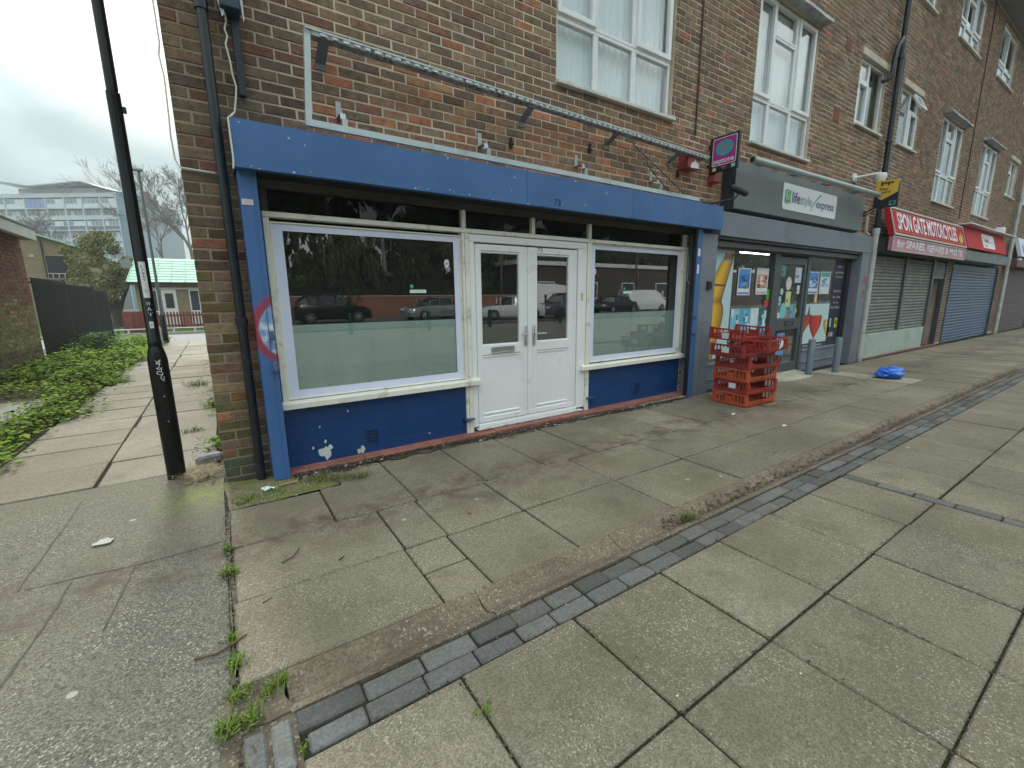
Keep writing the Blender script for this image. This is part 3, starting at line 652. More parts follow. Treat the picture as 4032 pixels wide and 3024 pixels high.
fr.build('door_frame', door_m, shop)
bx('door_threshold', mat('grey_cill', (.6, .6, .58), .5, dirt=(.2, .18, .14), damt=.8, dscale=9), shop, 2.15, 3.62, -.06, .06, .026, .044)
bx('door_sticker', mat('cream_sticker', (.55, .5, .25), .6, bmp=0), shop, 3.59, 3.62, -.0225, -.0195, 1.36, 1.45, bev=0)
# painted stall risers in big blocks
for sx0, sx1 in ((.36, 2.148), (3.66, 5.548)):
    core = bx('stall_riser', mat('riser_joint', (.03, .07, .22), .5, speck=(.4, .45, .5), sscale=55, sthr=.6), shop, sx0, sx1, -.0, .1, -.02, .527, bev=0)
    k = 0
    for z0, z1 in ((.0, .105), (.105, .235), (.235, .38), (.38, .527)):
        x = sx0-(0 if k % 2 else .14)
        while x < sx1:
            a, c = max(sx0, x), min(sx1, x+.295); x += .295
            if c-a > .02: bx('block', navy_m, core, a+.0004, c-.0004, -.0055+rnd(-.0004, .0004), .04, z0+.0004, z1-.0004, bev=.001)
        k += 1
def vent(x0, x1, z0, z1, nx, nz, par):
    b_ = MB(); cw, ch = (x1-x0)/nx, (z1-z0)/nz
    for i in range(nx+1): b_.box(x0+i*cw-.0038, x0+i*cw+.0038, -.014, -.004, z0-.006, z1+.006)
    for j in range(nz+1): b_.box(x0-.006, x1+.006, -.0125, -.003, z0+j*ch-.0036, z0+j*ch+.0036)
    v = b_.build('air_vent', navy_m, par); bx('vent_holes', black_m, v, x0, x1, -.0075, -.0065, z0, z1, bev=0); return v
vent(1.012, 1.115, .10, .228, 4, 4, shop); vent(4.62, 4.70, .115, .235, 3, 4, shop)
for x in (1.99, 3.69): 
    b_ = MB(); b_.box(x, x+.115, -.085, -.006, .165, .175, bev=.003); b_.box(x+.01, x+.105, -.03, -.006, .135, .165, bev=.003); b_.build('drop_bar_keep', navy_m, shop)
pp = MB()   # flaked paint showing the pale coat below
for cx, cz, s_ in ((.62, .10, .05), (.66, .09, .055), (.69, .13, .03), (.96, .055, .035), (.93, .045, .025), (.55, .15, .015), (.655, .19, .018), (.86, .435, .012), (.62, .33, .012), (1.62, .09, .012)):
    n_ = 7; pp = MB(); yo = -.0066-.0003*cx-.002*s_; pp.poly([(cx+s_*rnd(.4, .9)*math.cos(-i*6.283/n_), yo, cz+s_*rnd(.55, 1.35)*math.sin(-i*6.283/n_)) for i in range(n_)]); pp.build('flaked_paint', mat('undercoat', (.50, .56, .53), .7, bmp=.1), shop)
# red quarry tile step
x = .34
while x < 5.6: bx('step_tile', red_t, shop, x+.001, min(x+.152, 5.6)-.001, -.15+rnd(-.002, .002), .0-(.055 if 2.2 < x < 3.5 else .008), -.035+g(x), .016+rnd(-.001, .001)+(.008 if 2.2 < x < 3.5 else 0), bev=.003); x += .152
b_ = MB(); b_.box(.34, 5.58, -.20, -.151, -.05, -.012, bev=.004); b_.build('step_bed', conc_m, shop)
# right-hand guide rail
bx('guide_rail', black_m, shop, 5.475, 5.499, -.205, -.15, -.03, 2.285, bev=.002); gr_ = bx('guide_rail', blue_m, shop, 5.50, 5.605, -.22, -.15, -.03, 2.285)
for z in (1.115, .885): b_ = MB(); b_.tube([(5.51, -.221, z), (5.51, -.275, z)], .022, 10); b_.build('lock', MATS['blue_lock'], shop, smooth=True)
bx('rail_sticker', lab.data.materials[0], gr_, 5.515, 5.56, -.2225, -.2205, 1.93, 2.03, bev=0); bx('rail_sticker', lab.data.materials[0], gr_, 5.515, 5.555, -.2225, -.2205, 1.70, 1.82, bev=0)
b_ = MB(); b_.tube([(5.575, -.01, 2.06), (5.60, -.02, 1.9), (5.585, -.03, 1.62), (5.62, -.05, 1.57), (5.66, -.02, 1.56)], .006, 6); b_.build('shop_cable', cream_p, label='cream cable looping down the brick pier right of the shop window', cat='cable', smooth=True)
# empty room behind the glass
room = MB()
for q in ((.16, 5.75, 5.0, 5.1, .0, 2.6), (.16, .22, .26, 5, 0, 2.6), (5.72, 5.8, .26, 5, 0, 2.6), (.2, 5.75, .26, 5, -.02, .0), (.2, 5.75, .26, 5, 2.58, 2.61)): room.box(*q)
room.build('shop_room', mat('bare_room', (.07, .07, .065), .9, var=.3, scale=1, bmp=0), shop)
# ================================================================ GREY CONVENIENCE SHOPFRONT
grey_m = mat('grey_paint', (.175, .20, .235), .45, var=.10, scale=1.5, bmp=.04, spec=.4, dirt=(.09, .10, .10), damt=.5, dscale=1.8)
greyd = mat('grey_aluminium', (.10, .11, .12), .4, metal=.3, var=.1, bmp=.02)
sgrey = mat('sign_grey', (.14, .158, .16), .5, var=.12, scale=1, bmp=.02, dirt=(.18, .20, .20), damt=.5, dscale=1.2)
gs = thing('shopfront', (8.8, 0, g(8.8)), 'grey convenience shopfront with glazed door, beer bottle graphic and window posters', 'shopfront')
G0 = -.06
for x0, x1, ya in ((5.62, 5.99, -.20), (11.10, 11.50, -.20)):
    p_ = bx('pilaster', grey_m, gs, x0, x1, ya, .02, G0, 2.24)
    bx('cover_plate', grey_m, p_, x0+.14 if x0 < 6 else x0+.02, x1-.02, ya-.006, ya-.0005, G0+.02, 1.05, bev=.002)
bx('fascia', grey_m, gs, 6.02, 11.50, -.21, .0, 2.235, 2.56); bx('fascia_shadow_gap', black_m, gs, 6.03, 11.46, -.185, .0, 2.19, 2.234)
bx('shutter_bottom_bar', greyd, gs, 6.03, 11.14, -.13, -.07, 2.105, 2.185)
bx('coping', mat('crumbling_render', (.32, .28, .23), .9, var=.35, scale=8, bmp=.6), gs, 5.95, 11.7, -.06, .0, 2.565, 2.63)
bx('window_head', greyd, gs, 6.0, 11.1, -.03, .08, 2.09, 2.20)
for a, c in ((6.0, 6.06), (7.99, 8.16), (9.19, 9.29), (10.93, 11.1)): bx('mullion', greyd if a < 10.9 else black_m, gs, a, c, -.03, .08, G0, 2.09)
for a, c in ((6.06, 7.99), (9.29, 10.93)):
    bx('stall_panel', grey_m, gs, a, c, -.03, .06, G0, .36)
    for z in (.10, .33): bx('panel_rail', grey_m, gs, a+.002, c-.002, -.05, -.031, z, z+.028)
    bx('window_pane', glass_s, gs, a, c, .02, .026, .36, 2.09, bev=0)
# door
dd = MB(); ring(dd, 8.18, 9.17, -.03, 2.05, .075, -.02, .06); dd.box(8.25, 9.1, -.019, .059, .78, .98, bev=.004); dd.box(8.25, 9.1, -.019, .059, -.03, .16, bev=.004); dd.box(8.25, 9.1, -.019, .059, 1.93, 2.0, bev=.003)
gd = dd.build('door', greyd, gs); bx('pane', glass_s, gd, 8.25, 9.1, .02, .026, .98, 1.94, bev=0); bx('pane', glass_s, gd, 8.25, 9.1, .02, .026, .16, .78, bev=0)
b_ = MB(); ring(b_, 8.55, 8.86, .85, .93, .015, -.03, -.0195, bev=.003); b_.build('letterbox', black_m, gd); bx('door_sill', steel_m, gs, 8.17, 9.2, -.07, .06, -.05, -.03)
bx('wall_box', black_m, gs, 5.79, 5.88, -.235, -.2005, 1.49, 1.60); bx('fire_sign', mat('sign_red', (.42, .04, .05), .5, bmp=0), gs, 11.35, 11.45, -.2025, -.2002, 1.62, 1.75, bev=0); bx('fire_sign', MATS['sign_red'], gs, 11.34, 11.41, -.2025, -.2002, 1.34, 1.50, bev=0)
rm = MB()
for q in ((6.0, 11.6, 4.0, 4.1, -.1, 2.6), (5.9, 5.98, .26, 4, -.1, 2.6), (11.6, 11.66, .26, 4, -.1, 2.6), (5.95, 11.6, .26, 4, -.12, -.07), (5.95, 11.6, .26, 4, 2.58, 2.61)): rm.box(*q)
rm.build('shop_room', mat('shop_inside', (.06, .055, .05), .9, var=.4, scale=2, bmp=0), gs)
lt = emit_mat('tube_light', (1, 1, .97), 6)
for x, y in ((9.4, 1.2), (9.9, 1.65)): bx('ceiling_light', lt, None, x, x+1.2, y, y+.05, 2.31+(.03 if y > 1.5 else 0), 2.345+(.03 if y > 1.5 else 0), bev=0, label='lit white fluorescent tube under the shop ceiling, '+('nearer the glass' if y < 1.5 else 'further inside'), cat='light', group='ceiling tubes')
# --- beer bottle graphic (flat print on glass)
def gradquads(b_, rows, yy):     # rows: (z, [(x,col)...]) -> colour-interpolated strips
    for (z0, a), (z1, c) in zip(rows, rows[1:]):
        for (p, q), (r_, s_) in zip(zip(a, a[1:]), zip(c, c[1:])):
            k_ = len(b_.v); b_.v += [(p[0], yy, z0), (q[0], yy, z0), (s_[0], yy, z1), (r_[0], yy, z1)]; b_.f.append((k_, k_+3, k_+2, k_+1)); b_.c += [p[1], q[1], s_[1], r_[1]]
bp = MB(); bp.poly([(6.065, .0172, .42), (6.065, .0172, 2.085), (6.80, .0172, 2.085), (6.80, .0172, .42)][::-1], (.50, .66, .70))
prof = [(.42, 6.14, 6.40), (.6, 6.13, 6.47), (.80, 6.12, 6.53), (1.0, 6.11, 6.60), (1.15, 6.12, 6.625), (1.24, 6.14, 6.60), (1.31, 6.17, 6.55), (1.42, 6.17, 6.585), (1.55, 6.2, 6.63), (1.7, 6.31, 6.69), (1.85, 6.42, 6.745), (1.93, 6.48, 6.775)]
def amber(t, z): 
    e_ = (abs(t-.42)/.58)**1.3; c = (.88-.62*e_, .52-.43*e_, .035); k = .55 if .0 < abs(z-1.30) < .05 else 1; return tuple(v*k for v in c)
rows = []
for z, a, c in prof: rows.append((z, [(a+(c-a)*t, (.09, .05, .02) if t in (0, 1) else amber(t, z)) for t in (0, .07, .3, .5, .75, .93, 1)]))
gradquads(bp, rows, .0164)
gradquads(bp, [(1.90, [(6.47, (.5, .45, .3)), (6.62, (.7, .6, .4)), (6.775, (.15, .1, .08))]), (1.96, [(6.52, (.2, .1, .06)), (6.64, (.38, .2, .12)), (6.78, (.1, .06, .05))]), (2.04, [(6.56, (.25, .12, .08)), (6.67, (.45, .25, .16)), (6.80, (.15, .1, .08))])], .0162)
bp.poly([(6.2, .0160, 1.555), (6.63, .0160, 1.54), (6.64, .0160, 1.565), (6.21, .0160, 1.585)][::-1], (.10, .05, .02))
bp.build('bottle_graphic', PRINT, gs, cols=True)
wg = MB(); wg.poly([(9.295, .0172, .46), (9.295, .0172, 1.22), (10.42, .0172, 1.22), (10.42, .0172, .46)][::-1], (.52, .68, .68))
def goblet(x, z, w_, h_, col, lean):
    pr = [(1.0, .46), (.9, .49), (.75, .5), (.58, .44), (.4, .31), (.22, .15), (.1, .035), (0, .03)]
    rows = [(z+h_*a, [(max(9.297, x+lean*a-w_*b2), tuple(v*.45 for v in col)), (max(9.297, x+lean*a-w_*b2*.2), col), (max(9.297, x+lean*a+w_*b2*.5), tuple(min(1, v*1.25) for v in col)), (min(10.418, max(9.297, x+lean*a+w_*b2)), tuple(v*.55 for v in col))]) for a, b2 in pr]
    gradquads(wg, rows[::-1], .0166-.0003*(x-9))
goblet(9.30, .58, .34, .44, (.45, .04, .03), .22); goblet(9.86, .50, .54, .50, (.5, .045, .03), 0); goblet(10.47, .50, .4, .4, (.62, .55, .22), -.05)
wg.poly([(9.53, .016, 1.21), (9.60, .016, .98), (9.46, .016, .98)], (.12, .08, .07))
wg.build('wine_graphic', PRINT, gs, cols=True)
dk = MB(); dk.poly([(10.43, .0172, .37), (10.43, .0172, 2.08), (10.925, .0172, 2.08), (10.925, .0172, .37)][::-1], (.035, .035, .055)); dk.poly([(9.295, .0172, .37), (9.295, .0172, .455), (10.428, .0172, .455), (10.428, .0172, .37)][::-1], (.05, .05, .075)); dk.build('dark_vinyl', PRINT, gs, cols=True)
tw = mat('text_white', (.72, .74, .78), .5, bmp=0)
text('Everyday Treats', tw, 'window_text', (9.45, .0165, .392), (1, 0, 0), (0, 0, 1), w=.78, h=.045, parent=gs)
for s_, z, w_ in (("Alfie's", 1.93, .2), ('Upper Spon Street', 1.82, .42), ('Off - Licence', 1.73, .30), ('Opening Hours', 1.45, .33), ('8am - 10pm', 1.33, .34), ('Fri - Sat', 1.22, .22), ('8am - 10.30pm', 1.12, .40)):
    text(s_, tw, 'window_text', (10.68, .0165, z), (1, 0, 0), (0, 0, 1), w=w_, h=.045, parent=gs, align='C')
def poster_strip(x0, x1, z0, z1, cols, name, y=.0168):
    b_ = MB(); b_.box(x0, x1, y-.0004, y, z0, z1, cols[0]); n_ = 0
    for _ in range(11):
        w_, h_ = (x1-x0)*rnd(.12, .35), (z1-z0)*rnd(.08, .3); x, z = rnd(x0, x1-w_), rnd(z0, z1-h_); n_ += 1
        b_.box(x, x+w_, y-.0006-.00012*n_, y-.0005, z, z+h_, random.choice(cols))
    return b_.build(name, PRINT, gs, cols=True)
CY = [(.20, .52, .66), (.62, .74, .80), (.10, .38, .55), (.75, .8, .82), (.05, .2, .28)]
for i, (a, c, base) in enumerate(((6.84, 7.1, CY), (7.105, 7.42, CY[2:]+CY[:2]), (7.425, 7.68, [(.62, .70, .74), (.75, .78, .8), (.4, .55, .66)]), (7.685, 7.96, [(.04, .13, .16)]+CY))): poster_strip(a, c, .66, 1.19, base, 'offer_print')
text('MALIBU', mat('text_ice', (.72, .82, .85), .5, bmp=0), 'window_text', (6.87, .0145, 1.10), (1, 0, 0), (0, 0, 1), w=.2, h=.05, parent=gs)
alum = mat('poster_frame', (.70, .71, .72), .35, metal=.3, bmp=0)
def framed(x0, x1, z0, z1, cols, label, top):
    b_ = MB(); ring(b_, x0, x1, z0, z1, .022, -.002, .016, bev=.004); f_ = b_.build('poster', alum, label=label, cat='poster', group='framed window posters')
    p_ = MB(); p_.box(x0+.02, x1-.02, .008, .0095, z0+.02, z1-.02, cols[0]); k = 0
    p_.box(x0+.02, x1-.02, .0075, .0079, z1-.10, z1-.02, top); p_.box(x0+.02, x1-.02, .0075, .0079, z0+.05, z0+.11, (.72, .74, .76))
    for _ in range(14):
        w_, h_ = (x1-x0)*rnd(.12, .35), (z1-z0)*rnd(.04, .16); x, z = rnd(x0+.03, x1-.03-w_), rnd(z0+.1, z1-.1-h_); k += 1
        p_.box(x, x+w_, .0072-.0001*k, .0074, z, z+h_, random.choice(cols[1:]))
    p_.build('print', PRINT, f_, cols=True)
BLU = [(.06, .2, .55), (.55, .66, .8), (.03, .09, .3), (.7, .72, .75), (.12, .4, .6), (.2, .12, .1)]
framed(6.94, 7.31, 1.40, 1.83, BLU, 'blue framed poster left of the red one in the grey shop window', (.10, .32, .62))
framed(7.49, 7.86, 1.41, 1.84, [(.6, .34, .28), (.55, .06, .06), (.75, .7, .68), (.08, .03, .03), (.6, .25, .1)], 'red and pink framed poster in the grey shop window', (.72, .62, .58))
framed(9.33, 9.76, 1.41, 1.83, BLU, 'blue framed poster right of the grey shop door', (.08, .28, .6))
framed(9.83, 10.26, 1.41, 1.84, [(.62, .7, .74), (.35, .55, .68), (.1, .35, .4), (.75, .77, .76), (.15, .3, .6)], 'white and teal framed poster furthest right in the grey shop window', (.1, .38, .42))
# door stickers
n_ = 0
for x, z, w_, h_, c in ((8.30, 1.72, .17, .2, (.12, .3, .3)), (8.83, 1.62, .24, .27, (.55, .66, .72)), (8.95, 1.42, .1, .15, (.7, .7, .72)), (8.56, 1.19, .18, .27, (.62, .66, .3)), (8.75, 1.0, .14, .23, (.15, .38, .62)), (8.93, 1.08, .1, .07, (.3, .6, .1)), (8.27, 1.0, .18, .09, (.75, .76, .77)), (8.30, 1.22, .1, .16, (.4, .6, .66)), (8.35, 1.42, .08, .09, (.6, .62, .3)), (8.4, .3, .28, .42, (.12, .3, .55)), (8.46, .5, .18, .12, (.5, .56, .7))):
    n_ += 1; st_ = MB(); st_.box(x, x+w_, .0165-.0001*n_, .0175, z, z+h_, c); st_.box(x+.02, x+w_*.6, .0155-.0001*n_, .0164-.0001*n_, z+h_*.3, z+h_*.5, tuple(v*.4 for v in c)); st_.build('sticker', PRINT, gd, cols=True)
for cx, cz, rx, rz, c in ((8.50, 1.12, .11, .14, (.2, .55, .62)), (8.62, 1.60, .10, .12, (.62, .62, .55)), (8.40, 1.46, .05, .06, (.4, .62, .66)), (9.32, 1.30, .06, .11, (.25, .55, .68))):
    st_ = MB(); st_.poly([(cx+rx*math.cos(-a*.4), .0142, cz+rz*math.sin(-a*.4)) for a in range(16)], c); st_.build('sticker', PRINT, gd, cols=True)
for q in ((9.70, 9.80, .0150, .0156, 1.24, 1.56, (.75, .42, .12)), (9.71, 9.79, .0144, .0149, 1.27, 1.5, (.85, .62, .3)), (7.88, 7.97, .0150, .0156, 1.33, 1.5, (.12, .4, .05)), (7.82, 7.97, .0150, .0156, 1.2, 1.32, (.5, .06, .06)), (10.74, 10.86, .015, .0156, .72, .92, (.65, .58, .05)), (10.77, 10.83, .0144, .0149, .79, .88, (.03, .03, .05)), (10.5, 10.6, .015, .0156, .54, .63, (.65, .2, .05)), (10.61, 10.72, .015, .0156, .54, .63, (.3, .5, .7)), (10.50, 10.58, .015, .0156, .74, .92, (.35, .55, .66))):
    ms = MB(); ms.box(*q); ms.build('sticker', PRINT, gs, cols=True)
# --- sign box over the grey shop
sg = thing('shop_sign', (8.6, -.2, 2.63), 'grey sign box with white panel lettered in blue and green', 'sign')
bx('sign_box', sgrey, sg, 6.30, 10.83, -.20, .0, 2.625, 3.26, bev=.006); bx('sign_end', mat('dark_grey', (.035, .04, .045), .5), sg, 6.293, 6.2995, -.202, .0, 2.62, 3.262, bev=0)
bx('sign_gap', black_m, sg, 6.31, 10.8, -.15, .0, 2.605, 2.624, bev=0)
def rrect(x0, x1, z0, z1, r, corners=(1, 1, 1, 1), y=0):
    P = []
    for i, (cx, cz, a0) in enumerate(((x1-r, z1-r, 0), (x0+r, z1-r, 90), (x0+r, z0+r, 180), (x1-r, z0+r, 270))):
        if corners[i]: P += [(cx+r*math.cos(R(a0+t*15)), y, cz+r*math.sin(R(a0+t*15))) for t in range(7)]
        else: P.append((cx+r*(1 if a0 in (0, 270) else -1), y, cz+r*(1 if a0 in (0, 90) else -1)))
    return P
b_ = MB(); b_.prism(rrect(7.65, 9.585, 2.745, 3.138, .06, (1, 0, 1, 0), -.2005), (0, -.006, 0)); sp_ = b_.build('sign_panel', mat('panel_white', (.74, .77, .80), .4, var=.03, bmp=0), sg)
nav = mat('letter_navy', (.035, .055, .20), .5, bmp=0); grn = mat('letter_green', (.06, .36, .12), .5, bmp=0); grl = mat('letter_sage', (.22, .38, .30), .5, bmp=0)
YS = -.207
b_ = MB(); b_.poly([(7.71+dx, YS-.001, 2.845+dz) for dx, dz in ((0, 0), (.0, .2), (.03, .19), (.05, .21), (.1, .195), (.19, .2), (.18, .1), (.19, 0), (.12, .01), (.06, -.005))][::-1])
b_.build('logo_square', grn, sp_)
b_ = MB(); pts = [(7.805+.012*t*math.cos(t)*.55, YS-.004, 2.945+.012*t*math.sin(t)*.8) for t in [i*.35 for i in range(2, 34)]]; b_.tube(pts, .0055, 4); b_.build('logo_swirl', sp_.data.materials[0], sp_)
text('life', nav, 'lettering', (7.94, YS, 2.872), (1, 0, 0), (0, 0, 1), w=.27, h=.16, parent=sp_, bold=.014); text('style', grl, 'lettering', (8.225, YS, 2.872), (1, 0, 0), (0, 0, 1), w=.40, h=.15, parent=sp_); text('express', nav, 'lettering', (8.80, YS, 2.872), (1, 0, 0), (0, 0, 1), w=.68, h=.135, parent=sp_, bold=.004)
b_ = MB(); L = []
for i in range(9): t = i/8; L.append((8.61+.34*t**1.0+.05*math.sin(t*3.14)*-1, YS-.003, 2.80+.29*t, .012+.02*t*t))
V = [(x-w_, y, z) for x, y, z, w_ in L]+[(x+w_, y, z) for x, y, z, w_ in L]; b_.add(V, [(i, 9+i, 10+i, i+1) for i in range(8)]); b_.build('slash', grn, sp_)
# trough light tube on arms above the sign
tl_ = MB(); tl_.tube([(6.22, -.47, 3.19), (10.66, -.47, 3.235)], .045, 14); tlo = tl_.build('sign_light', mat('grey_tube', (.36, .41, .41), .35, metal=.4, var=.12), label='long grey tubular sign light on arms above the grey sign', cat='sign light', smooth=True)
for x in (6.9, 7.9, 9.1, 10.2): b_ = MB(); b_.tube([(x, 0, 3.33), (x+.02, -.2, 3.28), (x+.03, -.44, 3.2+.01*(x-6.2))], .014, 6); b_.build('arm', greyd, tlo)
b_ = MB(); b_.tube([(6.212, -.47, 3.19), (6.2, -.47, 3.19)], .03, 12); b_.build('end_cap', black_m, tlo)
# ================================================================ REST OF THE FACADE
# --- bare sign frame above the blue fascia
rusty = mat('sooty_steel', (.30, .33, .32), .55, metal=.2, var=.3, scale=8, bmp=.1, dirt=(.05, .05, .05), damt=.85, dscale=14, dlo=.5, dhi=.62, stretch=(1.6, 1, 1))
pale_al = mat('pale_aluminium', (.48, .54, .53), .45, metal=.2, var=.1, dirt=(.25, .27, .26), damt=.5, dscale=4)
sf = thing('bare_sign', (3.0, -.18, 2.66), 'empty pale metal sign frame on brackets above the blue fascia', 'sign frame')
def bar(name, m, a, c, w_, d_, par):     # flat bar from a to c in plane y, height w_, depth d_
    b_ = MB(); a, c = Vector(a), Vector(c); d = (c-a).normalized(); u = Vector((0, -1, 0)).cross(d)
    P = [a-u*w_/2, c-u*w_/2, c+u*w_/2, a+u*w_/2]; b_.prism([tuple(p) for p in P], (0, d_, 0)); return b_.build(name, m, par)
bar('top_rail', rusty, (.745, -.20, 3.292), (5.61, -.20, 3.186), .045, .075, sf)
bar('top_lip', pale_al, (.75, -.206, 3.306), (5.66, -.206, 3.20), .012, .004, sf)
bar('bottom_rail', pale_al, (.70, -.20, 2.683), (5.50, -.20, 2.655), .046, .03, sf)
bar('side_rail', pale_al, (.763, -.2005, 3.268), (.722, -.2005, 2.70), .042, .04, sf)
b_ = MB(); b_.box(.85, .90, -.2075, -.2065, 3.275, 3.292); ld = b_.build('led', mat('led_strip', (.55, .58, .58), .5, bmp=0, var=.4, scale=30), sf); lo_ = ORG[ld.name].copy()
for i in range(1, 60):
    c_ = cp(ld, lo_+Vector((i*.079, 0, -i*.00174)), sf); c_.scale.x = rnd(.6, 1.2)
for x in (.985, 2.27, 3.49, 4.74):
    z = 2.73; b_ = MB(); b_.box(x-.02, x+.022, -.008, -.003, z+.09, z+.21, bev=.001); b_.box(x-.02, x+.022, -.12, -.003, z+.085, z+.09, bev=.001); b_.box(x-.02, x+.022, -.17, -.115, z+.03, z+.036, bev=.001); b_.prism([(x-.02, -.12, z+.085), (x-.02, -.12, z+.09), (x-.02, -.135, z+.036), (x-.02, -.14, z+.03)], (.042, 0, 0)); b_.box(x-.02, x+.022, -.175, -.17, z-.05, z+.036, bev=.001)
    b_.build('bracket', galv_m, sf)
for x, z in ((.86, 3.235), (2.74, 3.185), (3.93, 3.17), (5.05, 3.15)):
    b_ = MB(); b_.prism([(x-.02, -.004, z-.06), (x-.02, -.19, z+.025), (x-.02, -.19, z+.031), (x-.02, -.004, z-.052)], (.075, 0, 0)); b_.box(x-.02, x+.055, -.01, -.003, z-.10, z-.05); b_.build('bracket', mat('dull_steel', (.22, .23, .23), .55, metal=.4, var=.3), sf)
for x, z in ((2.62, 2.86), (3.68, 2.98), (5.25, 2.93)):
    b_ = MB(); b_.box(x-.01, x+.015, -.03, -.003, z, z+.1, bev=.004); b_.box(x-.02, x+.03, -.035, -.003, z+.03, z+.05, bev=.004); b_.build('old_bracket', mat('rust_black', (.03, .024, .022), .8), sf)
# --- old aerial leaning against the frame
an = MB(); A, B_ = Vector((4.22, -.16, 3.13)), Vector((5.10, -.24, 2.68)); an.tube([A, B_], .008, 6)
aer = an.build('tv_aerial', mat('aerial_grey', (.12, .115, .11), .5, metal=.4), label='broken grey aerial dangling diagonally from the empty sign frame', cat='aerial')
for i in range(11):
    q = A.lerp(B_, .12+i*.08); d = Vector((.35, 0, .75)).normalized(); L = .085-.003*i; b_ = MB(); b_.tube([q-d*L+Vector((0, -.005, 0)), q+d*L+Vector((0, -.005, 0))], .0035, 5); b_.build('rod', MATS['aerial_grey'], aer)
b_ = MB(); b_.tube([A.lerp(B_, .28), (4.44, -.2, 2.93), (4.62, -.21, 2.80), (4.80, -.22, 2.70), (4.93, -.22, 2.68)], .005, 5); b_.build('coax_cable', black_m, aer)
# --- alarm box
al = bx('alarm_box', mat('alarm_red', (.30, .05, .05), .45, dirt=(.55, .25, .24), damt=.6, dscale=3), None, 5.27, 5.52, -.16, .0, 3.03, 3.27, bev=.01, label='faded red alarm box on the bricks below the striped black and purple sign', cat='alarm box')
al['label'] = 'faded red alarm box on the bricks left of the purple projecting sign'
b_ = MB(); b_.poly([(5.32, -.1605, 3.035), (5.49, -.1605, 3.04), (5.48, -.1605, 3.10), (5.43, -.1605, 3.115), (5.41, -.1605, 3.145), (5.39, -.1605, 3.11), (5.34, -.1605, 3.10)]); b_.build('faded_patch', tw, al)
b2 = bx('alarm_box', MATS['alarm_red'], None, 5.93, 6.07, -.12, .0, 2.94, 3.06, bev=.02, label='small dark red alarm bell partly hidden under the purple projecting sign', cat='alarm box')
# --- projecting signs (boards at right angles to the wall)
ps = thing('projecting_sign', (5.905, -.2, 3.04), 'black and magenta projecting sign with a teal oval logo', 'sign')
XB = 5.905
bx('board', black_m, ps, XB, XB+.045, -.44, -.03, 3.055, 3.505, bev=.004)
mag = mat('magenta', (.36, .035, .24), .45, var=.06, bmp=0); teal = mat('teal', (.04, .33, .38), .45, var=.08, bmp=0); tgrey = mat('logo_grey', (.16, .22, .25), .5, bmp=0)
def face(x, pts): return [(x, y, z) for y, z in pts]
def rr(y0, y1, z0, z1, r, n=5):
    P = []
    for cy, cz, a0 in ((y1-r, z1-r, 0), (y0+r, z1-r, 90), (y0+r, z0+r, 180), (y1-r, z0+r, 270)): P += [(cy+r*math.cos(R(a0+90*t/n)), cz+r*math.sin(R(a0+90*t/n))) for t in range(n+1)]
    return P
for nm, m_, pts, dx in (('border', tw, rr(-.415, -.075, 3.135, 3.48, .02), .001), ('panel', mag, rr(-.407, -.083, 3.143, 3.472, .016), .002)):
    b_ = MB(); b_.poly(face(XB-dx, pts)); b_.build(nm, m_, ps)
b_ = MB(); b_.poly(face(XB-.003, [(-.245+.125*math.cos(a*.3), 3.345+.095*math.sin(a*.3)) for a in range(21)])); b_.build('logo_oval', teal, ps)
b_ = MB(); b_.poly(face(XB-.004, [(-.17, 3.30), (-.16, 3.36), (-.2, 3.395), (-.27, 3.39), (-.285, 3.41), (-.30, 3.385), (-.325, 3.36), (-.32, 3.335), (-.295, 3.32), (-.29, 3.29), (-.265, 3.29), (-.26, 3.31), (-.21, 3.305), (-.2, 3.285), (-.18, 3.285)])); b_.poly(face(XB-.004, [(-.345+.012*math.cos(a*.6), 3.345+.012*math.sin(a*.6)) for a in range(11)])); b_.build('logo_shape', tgrey, ps)
text('payzone', tw, 'lettering', (XB-.002, -.10, 3.165), (0, -1, 0), (0, 0, 1), w=.29, h=.06, parent=ps, bold=.012)
b_ = MB(); b_.poly(face(XB-.0012, [(-.20, 3.12), (-.30, 3.12), (-.25, 3.075)])); b_.build('panel_tip', mag, ps)
b_ = MB(); b_.box(XB-.003, XB-.001, -.14, -.09, 3.075, 3.115); b_.build('tiny_badge', mat('badge_yellow', (.5, .55, .25), .5, bmp=0), ps); b_ = MB(); b_.box(XB-.003, XB-.001, -.41, -.36, 3.08, 3.12); b_.build('tiny_badge', mat('badge_green', (.3, .55, .45), .5, bmp=0), ps)
bx('wall_arm', black_m, ps, XB+.01, XB+.035, -.03, .0, 3.15, 3.18, bev=0); bx('wall_arm', black_m, ps, XB+.01, XB+.035, -.03, .0, 3.4, 3.43, bev=0)
XP = 10.86
pp_ = thing('projecting_sign', (XP, -.45, 3.02), 'black projecting sign with a yellow pointed panel by the black downpipe', 'sign')
b_ = MB(); b_.prism(face(XP, [(-.71, 3.02), (-.33, 3.03), (-.33, 3.18), (-.36, 3.52), (-.69, 3.48), (-.70, 3.35)]), (.06, 0, 0)); b_.build('board', black_m, pp_)
b_ = MB(); b_.prism(face(XP-.004, [(-.345, 3.53), (-.345, 3.26), (-.45, 3.165), (-.69, 3.28), (-.69, 3.50)]), (.07, 0, 0)); yp = b_.build('yellow_panel', mat('sign_yellow', (.66, .42, .05), .45, var=.08, bmp=0), pp_)
